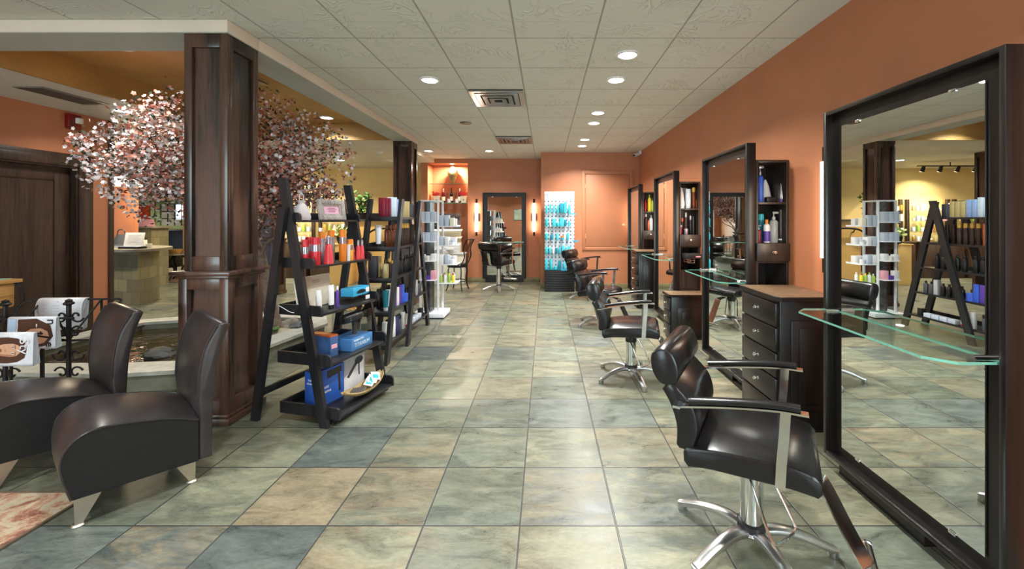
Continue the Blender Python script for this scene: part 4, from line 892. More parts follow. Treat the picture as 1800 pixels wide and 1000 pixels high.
row([('bottle',.16,.026,'black','black')]*4 + [('box',.19,.026,'grey',None,.026)] + [('bottle',.16,.026,'darkgrey','black')]*2, (-1.65, ys(3,.53)), (.002, .075), SB[3], 'far bay, ' + pb.format('fourth'), gB, end='middle')
row([('can',.20,.030,'white','white'),('can',.205,.034,'white','black'),('can',.215,.034,'white','white'),('can',.20,.032,'navy','navy'),('can',.19,.03,'darkgrey','black')], (-1.66, ys(4,.08)), (.004, .088), SB[4], pb.format('bottom'), gB, end='near end')
row([('box',.20,.06,'green',None,.03)], (-1.82, ys(4,.05)), (0, .1), SB[4], pb.format('bottom'), gB)
row([('box',.19,.02,'white',None,.03),('tube',.15,.028,'cream','red'),('box',.055,.034,'boxgrey',None,.045),('box',.055,.034,'boxgrey',None,.045),('box',.055,.034,'boxgrey',None,.045),('box',.055,.034,'boxgrey',None,.045),('box',.10,.03,'black',None,.03)], (-1.65, ys(4,.44)), (.002, .105), SB[4], 'far bay, ' + pb.format('bottom'), gB, end='middle')
# ------------------------------------------------------------------ items in the open cabinets
def cab_item(kind, px, Y, z, h, r, body, cap, label, group, d=None, band=None): return product(kind, (XP(px, Y), Y, z), h, r, body, cap, label, 0, group, True, d, band)
g1, p1 = 'hair products in the nearest open cabinet', 'in the nearest open cabinet'
Y = 3.36
cab_item('pump', 1336, Y, 1.575, .30, .026, 'blue', 'silver', f'tall blue spray bottle on the upper shelf {p1}', g1)
cab_item('cone', 1345, 3.50, 1.575, .20, .05, 'white', 'white', f'white cone shaped pack behind the blue spray bottle {p1}', g1)
t = thing('hair_clipper', f'black hair clipper lying on the upper shelf {p1}', 'clipper', (XP(1354, Y), Y, 1.575), R(10))
MB().box(-.045, .045, -.022, .022, 0, .045, .012).build('clipper_body', m_black, t)
for k in range(4): MB().box(.05+.014*k, .060+.014*k, -.018, .018, .0, .042-.004*k, .003).build('guard_comb', m_black, t)
cab_item('cone', 1374, Y, 1.575, .185, .030, 'silver', 'purple', f'silver cone tube with purple cap on the upper shelf {p1}', g1)
cab_item('pump', 1333.5, Y-.02, 1.245, .145, .020, 'maroon', 'clear', f'small dark red pump bottle on the lower shelf {p1}', g1)
cab_item('can', 1337, Y+.1, 1.245, .235, .027, 'tealdark', 'teal', f'teal spray can on the lower shelf {p1}', g1)
cab_item('bottle', 1347.5, Y, 1.245, .19, .026, 'white', 'orange', f'white bottle with orange cap and purple label {p1}', g1, None, (.06,.5,'purple'))
cab_item('pump', 1360, Y, 1.245, .255, .033, 'clear', 'clear', f'clear trigger spray bottle on the lower shelf {p1}', g1)
cab_item('can', 1372, Y, 1.245, .27, .019, 'black', 'black', f'slim black can with white markings on the lower shelf {p1}', g1, None, (.08,.12,'white'))
g2, p2 = 'hair products in the second open cabinet', 'in the second open cabinet'
Y = 5.24
cab_item('cone', 1197, Y, 1.575, .27, .05, 'white', 'white', f'left white tapered bottle on the upper shelf {p2}', g2)
cab_item('box', 1201, Y+.13, 1.575, .27, .04, 'white', None, f'tall white carton behind the tapered bottle {p2}', g2, .03)
cab_item('can', 1209.5, Y, 1.575, .25, .034, 'pale', 'pale', f'wide pale bottle on the upper shelf {p2}', g2)
cab_item('can', 1219, Y, 1.575, .27, .024, 'bronze', 'gold', f'tall bronze can with gold cap on the upper shelf {p2}', g2)
cab_item('bottle', 1226.5, Y, 1.575, .155, .024, 'copper', 'orange', f'short copper bottle on the upper shelf {p2}', g2)
for k, (px, h, body, cap, lab) in enumerate(((1196,.12,'red','white','short red bottle'),(1198.8,.21,'brown','copper','brown can beside the red bottle'),(1205.5,.28,'brown','silver','tall brown can with silver tip'),(1213.5,.24,'black','silver','slim black can by the brown can'),(1218.5,.23,'black','black','farther slim black can'),(1226.5,.27,'black','black','tallest black can'))):
    cab_item('can', px, Y + (.03 if k % 2 else 0), 1.245, h, .019, body, cap, f'{lab} on the lower shelf {p2}', g2)
cab_item('jar', 1206, Y-.045, 1.245, .075, .026, 'silver', 'silver', f'small silver jar in front of the brown can {p2}', g2)
t = thing('tool_holder', f'black tray with round tool holes pulled out of the niche {p2}', 'tray', (1.72, 5.09, .955), 0)
MB().box(0, .205, -.10, .22, .0, .055, .006).build('tray_body', m_black, t)
for k, (x, y) in enumerate(((.05,-.05),(.05,.05),(.10,.0),(.15,.06),(.15,-.04))): MB().lathe([(.014,.055),(.020,.055),(.020,.059),(.014,.059),(.014,.055)], 16, c=(x, y, 0), caps=False).build('tool_ring', C['darkgrey'], t)
MB().box(.11, .17, -.101, -.1, .02, .035).build('maker_plate', C['pink'], t)
b = MB()
for z in (-.02, -.05): b.tube([(.02,-.08,z),(.10,-.08,z),(.10,.06,z),(.02,.06,z)], .003, 6, True)
for x, y in ((.02,-.08),(.10,-.08),(.10,.06),(.02,.06)): b.cyl((x, y, 0), (x, y, -.05), .003, seg=6)
b.build('wire_basket', m_chrome, t)
g3, p3 = 'hair products in the farthest open cabinet', 'in the farthest open cabinet'
Y = 7.2
for px, z, h, r, body, cap, lab in ((1134.5,1.575,.20,.022,'red','red','red can on the upper shelf'),(1141.5,1.575,.30,.03,'yellow','lime','bright yellow bottle on the upper shelf'),(1146.5,1.575,.24,.022,'lime','green','lime green bottle on the upper shelf'),
        (1135.5,1.245,.29,.03,'brown','white','tall brown bottle on the lower shelf'),(1144.5,1.245,.27,.032,'pale','silver','pale blue bottle on the lower shelf'),(1140,1.245,.18,.022,'copper','copper','small copper bottle on the lower shelf')):
    cab_item('bottle', px, Y, z, h, r, body, cap, f'{lab} {p3}', g3)

# ------------------------------------------------------------------ white display tower
m_print = pm('dark_leaf_print', (0.06, 0.06, 0.065), .3, 0, .9, 9)
tc_ = thing('display_tower', 'white retail display tower with open shelves on a low white plinth', 'display stand', (-1.70, 6.12, 0), 0)
MB().box(-.23, .23, -.20, .20, .012, .075, .006).build('plinth', m_white, tc_)
MB().box(-.21, .21, -.18, .18, 0, .012).build('plinth_foot', m_black, tc_)
hw = .13; TZ = 1.72
for x, y in ((-hw,-hw),(hw,-hw),(-hw,hw),(hw,hw)): MB().box(x-.014, x+.014, y-.014, y+.014, .075, TZ, .002).build('post', m_white, tc_)
b = MB(); b.box(-hw+.014, hw-.014, -hw-.006, -hw+.006, TZ-.02, TZ); b.box(-hw+.014, hw-.014, hw-.006, hw+.006, TZ-.02, TZ); b.box(hw-.006, hw+.006, -hw+.014, hw-.014, TZ-.02, TZ); b.box(-hw-.006, -hw+.006, -hw+.014, hw-.014, TZ-.02, TZ); b.build('top_rail', m_white, tc_)
MB().box(-.006, .006, -hw+.014, hw-.014, .075, TZ-.02).build('print_panel', m_print, tc_)
MB().box(.008, hw-.02, -.004, .004, .075, TZ-.02).build('acrylic_panel', m_acryl, tc_)
MB().box(-hw+.014, -.008, -.004, .004, .075, TZ-.02).build('rear_print_panel', m_print, tc_)
gC = 'cartons on the white display tower'
for k, z in enumerate((1.40, 1.12, .84, .565)):
    MB().box(-hw+.0145, hw-.0145, -hw-.11, -hw+.10, z-.012, z, .002).build('shelf', m_white, tc_)
    b = MB(); b.box(hw+.0145, hw+.27, -.14, .14, z-.072, z-.06, .002); b.box(hw+.262, hw+.27, -.14, .14, z-.06, z-.045); b.build('side_shelf', m_white, tc_)
    lev = ('top', 'second', 'third', 'lowest')[k]
    its = [[('box',.15,.036,'boxgrey',None,.035)]*3, [('box',.13,.036,'boxgrey',None,.035)]*3, [('box',.09,.036,'white',None,.035),('jar',.07,.034,'cream','white'),('box',.10,.036,'white',None,.035)], [('box',.13,.036,'white',None,.035),('box',.06,.036,'purple',None,.035),('box',.13,.036,'pink',None,.035)]][k]
    row(its, (-1.70-.078, 6.12-hw-.05), (.078, 0), z, f'{lev} front shelf of the white tower', gC, parts=False, end='column side')
    zs = z - .06; x0 = -1.70 + hw + .05
    if k < 3:
        its = [[('box',.16,.03,'boxgrey',None,.05)]*2 + [('box',.12,.03,'cream',None,.04)], [('box',.13,.03,'boxgrey',None,.05),('box',.12,.03,'white',None,.05),('jar',.08,.032,'white','boxgrey')], [('box',.14,.03,'white',None,.05),('box',.14,.03,'boxgrey',None,.05),('jar',.07,.032,'white','white')]][k]
        row(its, (x0, 6.03), (.075, 0), zs, f'{lev} aisle shelf of the white tower', gC, parts=False, end='post')
        row([('box',.11,.03,'white',None,.04)]*3, (x0, 6.17), (.075, 0), zs, f'back of the {lev} aisle shelf, white tower', gC, parts=False, end='post')
    else:
        row([('bottle',.13,.024,'lime','white'),('bottle',.15,.024,'white','lime'),('bottle',.14,.024,'lime','yellow'),('bottle',.14,.024,'yellow','red')], (x0-.015, 6.03), (.058, 0), zs, f'{lev} aisle shelf of the white tower', gC, end='post')
        row([('bottle',.13,.024,'red','red'),('bottle',.15,.024,'lime','lime'),('bottle',.14,.024,'white','white')], (x0, 6.15), (.07, 0), zs, f'back of the {lev} aisle shelf, white tower', gC, end='post')

# ------------------------------------------------------------------ white pegboard display with teal products
tp = thing('pegboard_display', 'tall white pegboard display of teal bottles on a black slatted base', 'display stand', (-.02, 8.14, 0), 0)
PW = .60
b = MB(); b.box(.012, PW-.012, .012, .34, 0, .42)
b.build('base_box', m_black, tp)
for k in range(9): MB().box(0, PW, 0, .34, .012+.047*k, .012+.047*k+.031, .003).build('base_slat', m_blackwood, tp)
MB().box(0, PW, .12, .15, .44, 2.0, .003).build('pegboard', m_peg, tp)
MB().box(0, PW, .02, .34, .432, .445).build('base_top', C['tealdark'], tp)
writing('MOROCCANOIL', .078, col('header_grey', (150,164,184)), tp, (PW/2, .118, 1.925), (R(90), 0, 0), sx=.98)
gT = 'teal hair products on the white pegboard display'
T_ = lambda k, h, r, c='teal', cap='teal', d=None: (k, h*.88, r*.86, c, cap, d)
lev_items = [
 [T_('can',.17,.026),T_('can',.19,.024),T_('can',.17,.026),T_('can',.17,.026),T_('box',.22,.05,'tealdark',None,.03),T_('box',.25,.03,'teal',None,.03),T_('can',.18,.03)],
 [T_('can',.17,.034),T_('bottle',.17,.022,'white','white'),T_('box',.17,.04,'teal',None,.03),T_('jar',.08,.04),T_('box',.19,.045,'teal',None,.03),T_('bottle',.19,.026,'tealdark','white'),T_('bottle',.12,.03)],
 [T_('bottle',.18,.034,'teal','white'),T_('bottle',.15,.034,'tealdark','black'),T_('bottle',.15,.028),T_('jar',.09,.04,'teal','orange'),T_('bottle',.19,.028,'teal','white')],
 [T_('can',.16,.028),T_('bottle',.17,.028,'teal','white'),T_('bottle',.18,.026,'white','white'),T_('bottle',.16,.028,'tealdark','white'),T_('bottle',.17,.026),T_('box',.18,.03,'teal',None,.03),T_('bottle',.18,.028,'teal','white'),T_('can',.17,.03)],
 [T_('box',.22,.032,'teal',None,.03),T_('can',.23,.03),T_('jar',.06,.045),T_('box',.19,.036,'tealdark',None,.03),T_('bottle',.17,.03),T_('bottle',.17,.03,'teal','white')]]
for k, z in enumerate((1.57, 1.30, 1.03, .755, .445)):
    if k < 4: MB().box(.01, PW-.005, .0, .118, z-.008, z).build('glass_shelf', m_glass_edge if False else m_acryl, tp)
    its = lev_items[k]; st = .53/len(its)
    row(its, (-.02+.04, 8.205), (st, 0), z + .0, f'{("top","second","third","fourth","bottom")[k]} shelf of the white pegboard', gT, end='sconce side')
for x, z in ((.50, 1.53), (.56, .99), (.33, .42)): MB().box(x, x+.12, -.006 if z > .5 else .005, -.001 if z > .5 else .018, z, z+.03).build('price_strip', C['skyblue'], tp)

# ------------------------------------------------------------------ niche: glass shelves, vase, wine, gifts
for z, lab in ((2.27, 'upper glass shelf across the lit niche'), (1.826, 'lower glass shelf carrying the wine bottles in the lit niche')):
    o = thing('glass_shelf', lab, 'shelf', (-2.70, 9.47, z), 0, 'glass shelves of the niche')
    MB().box(0, .90, 0, .345, -.012, 0).build('glass_pane', m_glass, o)
    MB().box(0, .90, -.004, 0, -.012, 0).build('polished_edge', m_glass_edge, o)
downl = downlight(-2.17, 9.50, 2.73, 'small bright downlight in the top of the bottle niche', 52, (1, .86, .66), g_warm, .05, 176)
m_vase = nt('mottled_vase')[0]; tt = m_vase.node_tree
vn = N(tt, 'ShaderNodeTexVoronoi', i_Scale=36.0); rp = ramp(tt, [(.1, hexc(150,126,66)), (.4, hexc(52,66,30)), (.7, hexc(170,158,110))]); tt.links.new(vn.outputs['Distance'], rp.inputs['Fac']); tt.links.new(rp.outputs['Color'], tt.nodes['Principled BSDF'].inputs['Base Color']); tt.nodes['Principled BSDF'].inputs['Roughness'].default_value = .25
t = thing('vase', 'mottled green and cream vase on the upper niche shelf', 'vase', (-2.18, 9.62, 2.27))
MB().lathe([(.05,0),(.055,.01),(.03,.03),(.03,.045),(.075,.10),(.11,.20),(.115,.27),(.09,.34),(.045,.38),(.05,.40),(.03,.40),(0,.34)], 24).build('vase_body', m_vase, t)
gN = 'bottles and gifts in the niche'
def N_(kind, px, h, r, body, cap, lab, d=None): return product(kind, (XP(px, 9.6), 9.6, 1.826), h, r, body, cap, lab, 0, gN, True, d, (.15,.42,'cream') if kind == 'wine' else None)
N_('wine', 779.5, .34, .04, 'winered', 'foil', 'pink wine bottle with foil neck beside the column side gift box')
N_('wine', 793.5, .35, .038, 'wineblack', 'black', 'dark wine bottle in the middle of the niche shelf')
N_('wine', 808, .34, .04, 'winered', 'foil', 'pink wine bottle with foil neck on the sconce side of the niche')
m_tissue = pm('red_tissue', hexc(206,62,70), .6)
for px, lab in ((768, 'cream gift box with red tissue on the column side of the niche'), (815.5, 'cream gift box with red tissue on the sconce side of the niche')):
    t = thing('gift_box', lab, 'box', (XP(px, 9.6), 9.6, 1.826), 0, 'gift boxes in the niche')
    b = MB(); b.hexa([(-.055,-.05,0),(.055,-.05,0),(.055,.05,0),(-.055,.05,0)], [(-.075,-.06,.16),(.075,-.06,.16),(.075,.06,.16),(-.075,.06,.16)]); b.build('box_body', C['cream'], t)
    b = MB(); rr = random.Random(3)
    for k in range(12):
        q = rr.uniform(0, 6.28); p = Vector((.05*math.cos(q), .04*math.sin(q), .155)); e = p + Vector((.07*math.cos(q), .05*math.sin(q), rr.uniform(.04, .12))); s_ = Vector((-math.sin(q), math.cos(q), .2))*.04
        b.quad([p - s_*.4, p + s_*.4, e + s_, e - s_])
    b.build('tissue_paper', m_tissue, t)
    MB().lathe([(0,0),(.014,0),(.014,.002),(0,.002)], 12, M=Matrix.Translation((0, -.0545, .07)) @ Matrix.Rotation(R(84), 4, 'X')).build('seal', m_black, t)
for px, lab in ((786, 'champagne glass between the pink and the dark wine bottle'), (801, 'champagne glass between the dark wine bottle and the sconce side bottle')):
    t = thing('champagne_glass', lab, 'glass', (XP(px, 9.55), 9.55, 1.826), 0, 'champagne glasses in the niche')
    MB().lathe([(.035,0),(.006,.008),(.005,.09),(.026,.13),(.028,.24),(.026,.24),(.023,.135),(0,.10)], 16).build('glass_body', m_acryl, t)
for px, lab in ((789, 'small white mug in front of the dark wine bottle'), (803, 'small white mug beside the sconce side wine bottle')):
    t = thing('mug', lab, 'mug', (XP(px, 9.5), 9.5, 1.826), 0, 'mugs in the niche')
    MB().lathe([(.03,0),(.034,.005),(.036,.09),(.032,.09),(.03,.01),(0,.008)], 18).build('mug_body', C['white'], t)
    MB().tube(smooth_curve([(.033,0,.075),(.055,0,.07),(.055,0,.03),(.033,0,.02)], 4), .005, 6).build('handle', C['white'], t)

# ------------------------------------------------------------------ make-up tester stand and bar stool in front of the niche
tm = thing('tester_stand', 'cream make-up tester stand with tiered trays below the niche', 'display stand', (-2.62, 9.05, 0), 0)
MB().box(.02, .80, .06, .34, 0, .66, .004).build('cabinet', C['cream'], tm)
MB().box(0, .82, .04, .36, .66, .69, .004).build('worktop', C['white'], tm)
MB().box(.10, .70, .10, .34, .69, .92, .004).build('drawer_block', C['cream'], tm)
for k in range(3): MB().box(.12, .68, .094, .10, .705+.07*k, .765+.07*k, .002).build('drawer', C['white'], tm)
for k, z in enumerate((.98, 1.14)):
    b = MB(); b.hexa([(.08,.08+.06*k,z),(.72,.08+.06*k,z),(.70,.33,z+.03),(.10,.33,z+.03)], [(.06,.06+.06*k,z+.045),(.74,.06+.06*k,z+.045),(.72,.34,z+.075),(.08,.34,z+.075)]); b.build('tester_tray', C['cream'], tm)
MB().box(.12, .68, .335, .35, .69, 1.20).build('back_board', C['cream'], tm)
MB().box(.06, .66, .352, .364, 1.20, 1.57, .002).build('poster_panel', m_print, tm)
b = MB(); rr = random.Random(5)
for k in range(40):
    x, z = rr.uniform(.09,.63), rr.uniform(1.23,1.54); b.prism([(x+.02*math.cos(q)*rr.uniform(.5,1), z+.014*math.sin(q)) for q in (0,1,2,3,4,5)], 'y', .350, .352)
b.build('blossom_print', C['copper'], tm)
for k, x in enumerate((.22, .50)):
    t = thing('mixing_bowl', f'white cone bowl on the tester stand, {("column side", "stool side")[k]}', 'bowl', (-2.62+x, 9.16, .69), 0, 'bowls on the tester stand')
    MB().lathe([(.03,0),(.09,.085),(.084,.085),(.025,.008),(0,.008)], 20, c=(0,-.075,0)).build('bowl_shell', C['white'], t)
t = thing('bar_stool', 'wrought iron stool with a curved open back before the tester stand', 'stool', (-1.80, 8.38, 0), R(168), None)
MB().lathe([(0,.49),(.20,.49),(.21,.505),(.20,.535),(.10,.545),(0,.546)], 28).build('seat', m_leather, t)
MB().tube([(.195*math.cos(2*math.pi*k/24), .195*math.sin(2*math.pi*k/24), .48) for k in range(24)], .011, 8, True).build('seat_ring', m_iron, t)
for q in (45, 135, 225, 315):
    c, s = math.cos(R(q)), math.sin(R(q)); MB().tube(smooth_curve([(.17*c,.17*s,.48),(.20*c,.20*s,.39),(.18*c,.18*s,.23),(.21*c,.21*s,.08),(.245*c,.245*s,.0)], 5), .012, 8).build('leg', m_iron, t)
MB().tube([(.195*math.cos(2*math.pi*k/24), .195*math.sin(2*math.pi*k/24), .19) for k in range(24)], .009, 8, True).build('foot_ring', m_iron, t)
for s in (-1, 1): MB().tube(smooth_curve([(-.13,s*.15,.49),(-.22,s*.17,.68),(-.21,s*.18,.86),(-.28,s*.20,1.03)], 5), .011, 8).build('back_post', m_iron, t)
MB().tube(smooth_curve([(-.28,-.20,1.03),(-.31,-.1,1.04),(-.32,0,1.04),(-.31,.1,1.04),(-.28,.20,1.03)], 5), .011, 8).build('top_rail', m_iron, t)
for k in range(3):
    y = -.07 + .07*k; MB().tube(smooth_curve([(-.19,y*.7,.51),(-.24,y*1.3,.70),(-.235,y*.6,.86),(-.315,y,1.035)], 5), .007, 6).build('back_spindle', m_iron, t)
# ------------------------------------------------------------------ slipper chairs facing local +x
def slipper_chair(label, loc, rz):
    t = thing('slipper_chair', label, 'armless chair', loc, rz, 'charcoal slipper chairs')
    H = .27
    prof = smooth_curve([(-.225,.345),(-.12,.392),(-.02,.420),(.08,.440),(.15,.446),(.21,.425),(.252,.375),(.262,.31),(.250,.23),(.229,.15)], 4)
    def puff(v):
        k = 1 - abs(v/H)**2.6; out = []
        for i, (u, z) in enumerate(prof):
            s = i/(len(prof)-1); a = 1 if 0 < i < len(prof)-1 else .3
            out.append((u + .045*k*max(0, (s-.35)/.65)*(1.15-s)*1.5, v, z + .030*k*min(1, (1-s)*1.6)))
        return out
    vs_ = [-H, -H+.008, -H*.92, -H*.8, -H*.6, -H*.35, 0, H*.35, H*.6, H*.8, H*.92, H-.008, H]
    b = MB(); b.grid([puff(v) for v in vs_]); seat = b.build('seat', m_slip, t, angle=60)
    for s in (-1, 1):
        v = s*(H-.004); b = MB(); poly = [(u*0.995, z-.002) for u, z in prof] + [(-.225,.125)]
        b.prism(poly, 'y', v-.012, v) if s > 0 else b.prism(poly, 'y', v, v+.012)
        b.build('side_panel', m_slip_side, seat)
        MB().tube([(u, v, z) for u, z in prof], .005, 6).build('piping', m_slip, seat)
    b = MB(); b.quad([(.229,-H,.15),(.229,H,.15),(-.225,H,.125),(-.225,-H,.125)]); b.build('dust_cover', m_slip_side, seat)
    # back: curved slab leaning rearwards, flared at the top
    fr = smooth_curve([(-.228,.125),(-.228,.34),(-.222,.46),(-.230,.60),(-.255,.73),(-.305,.832)], 5)
    bk = smooth_curve([(-.365,.838),(-.325,.72),(-.300,.58),(-.290,.44),(-.285,.30),(-.285,.12)], 5)
    prof2 = fr + [(-.318,.851),(-.348,.855)] + bk
    b = MB(); loft_v(b, puffed(prof2, H, .016)); b.build('backrest', m_slip, t, angle=55)
    for s in (-1, 1): MB().tube([(u, s*(H-.008), z) for u, z in smooth_curve([(-.222,.46),(-.230,.60),(-.255,.73),(-.305,.838)], 5)], .005, 6).build('back_piping', m_slip, t)
    for ux, sg in ((.205, -1), (-.205, 1)):
        for s in (-1, 1):
            v = s*.215; zt = .16
            b = MB(); lean = .075*sg
            b.hexa([(ux-.012,v-.018,.012),(ux+.012,v-.018,.012),(ux+.012,v+.018,.012),(ux-.012,v+.018,.012)], [(min(ux-.014,ux-.014+lean),v-.022,zt),(max(ux+.014,ux+.014+lean),v-.022,zt),(max(ux+.014,ux+.014+lean),v+.022,zt),(min(ux-.014,ux-.014+lean),v+.022,zt)])
            leg = b.build('leg', m_champ, t)
            MB().lathe([(0,0),(.024,0),(.026,.005),(.020,.013),(0,.014)], 18, c=(ux, v, 0)).build('glide', m_champ, leg)
    return t
slipper_chair('charcoal leather slipper chair nearest the wooden column', (-2.235, 2.215, 0), R(-128))
slipper_chair('charcoal leather slipper chair beside the magazine rack', (-3.00, 2.46, 0), R(-121))

# rug
m_rug = nt('faded_rug')[0]; tt = m_rug.node_tree; L = tt.links; bs = tt.nodes['Principled BSDF']
tcn = N(tt, 'ShaderNodeTexCoord'); a = N(tt, 'ShaderNodeTexNoise', i_Scale=5.5, i_Detail=12.0, i_Roughness=.8, i_Distortion=.4); f = N(tt, 'ShaderNodeTexNoise', i_Scale=220.0)
for q in (a, f): L.new(tcn.outputs['Object'], q.inputs['Vector'])
rp = ramp(tt, [(.30, hexc(52,36,46)), (.40, hexc(126,74,58)), (.46, hexc(164,122,94)), (.52, hexc(178,164,136)), (.68, hexc(146,134,98))]); L.new(a.outputs['Fac'], rp.inputs['Fac']); L.new(rp.outputs['Color'], bs.inputs['Base Color']); bs.inputs['Roughness'].default_value = .95
bp = N(tt, 'ShaderNodeBump', i_Strength=.6, i_Distance=.004); L.new(f.outputs['Fac'], bp.inputs['Height']); L.new(bp.outputs['Normal'], bs.inputs['Normal'])
t = thing('area_rug', 'faded rust and cream patterned rug under the slipper chairs', 'rug', (-3.36, 1.14, 0))
MB().box(-1, .985, -1, .995, .0005, .009).build('pile', m_rug, t)
b = MB(); b.box(.985, 1.0, -1, 1.01, .0, .010, .002); b.box(-1, .985, .995, 1.01, .0, .010, .002); b.build('bound_edge', pm('rug_edge', hexc(96,80,60), .9), t)

# ------------------------------------------------------------------ wrought iron magazine rack
tr_ = thing('magazine_rack', 'black wrought iron magazine rack with scrolls behind the slipper chairs', 'magazine rack', (-3.72, 3.02, 0), R(4))
def scroll(b, c, r, a0, turns, y, thick=.007, sgn=1):
    b.tube([(c[0]+sgn*r*(1-.8*k/16)*math.cos(R(a0)+turns*2*math.pi*k/16), y, c[1]+r*(1-.8*k/16)*math.sin(R(a0)+turns*2*math.pi*k/16)) for k in range(17)], thick, 6)
for x in (-.24, .19):
    b = MB(); b.tube([(x,0,0),(x,0,.80)], .014, 8); b.lathe([(.014,0),(.03,.008),(.032,.016),(.018,.03),(.022,.038),(.0,.05)], 12, c=(x,0,.80)); b.build('post', m_iron, tr_)
    for s in (-1, 1):
        for dx, zz, r_, a0, tn, sg in ((.055,.72,.05,200,.95,-1),(.05,.60,.05,30,.95,1),(.055,.44,.055,180,1.0,-1),(.05,.30,.05,20,.9,1)):
            b = MB(); scroll(b, (x+s*dx, zz), r_, a0, tn, 0, .007, sg*s); b.build('scroll', m_iron, tr_)
b = MB()
for z in (.20, .54): b.tube([(-.30,0,z),(.32,0,z)], .008, 6)
b.tube([(-.30,.24,.80),(.32,.24,.80)], .008, 6); b.tube(smooth_curve([(.32,.24,.80),(.37,.2,.79),(.36,.15,.72)], 4), .008, 6); b.tube(smooth_curve([(-.30,.24,.80),(-.36,.2,.77),(-.35,.12,.64)], 4), .008, 6)
b.tube([(-.24,0,.54),(-.24,.24,.80)], .007, 6); b.tube([(.19,0,.54),(.19,.24,.80)], .007, 6); b.tube([(-.24,.24,0),(-.24,.24,.80)], .008, 6); b.tube([(.19,.24,0),(.19,.24,.80)], .008, 6)
for z, dy in ((.722, -.075), (.664, -.275)): b.tube([(-.30,dy,z),(.30,dy,z)], .007, 6); b.tube([(-.24,0,.54),(-.24,dy,z)], .006, 6); b.tube([(.19,0,.54),(.19,dy,z)], .006, 6)
b.build('rack_rail', m_iron, tr_)
for x in (-.10, .10):
    b = MB(); b.tube([(x, -.09, .50), (x, -.09, .02)], .009, 6); b.tube(smooth_curve([(x,-.09,.50),(x,-.06,.535),(x,0,.54)], 4), .008, 6); b.tube(smooth_curve([(x,-.09,.02),(x,-.10,.005),(x,-.13,.008)], 3), .008, 6); b.build('twisted_leg', m_iron, tr_)
m_page = col('paper_white', (222,222,226)); m_skin = col('print_skin', (206,158,126)); m_hair = col('print_hair', (78,50,38)); m_ink = col('print_ink', (30,28,34)); m_lips = col('print_lips', (150,70,66))
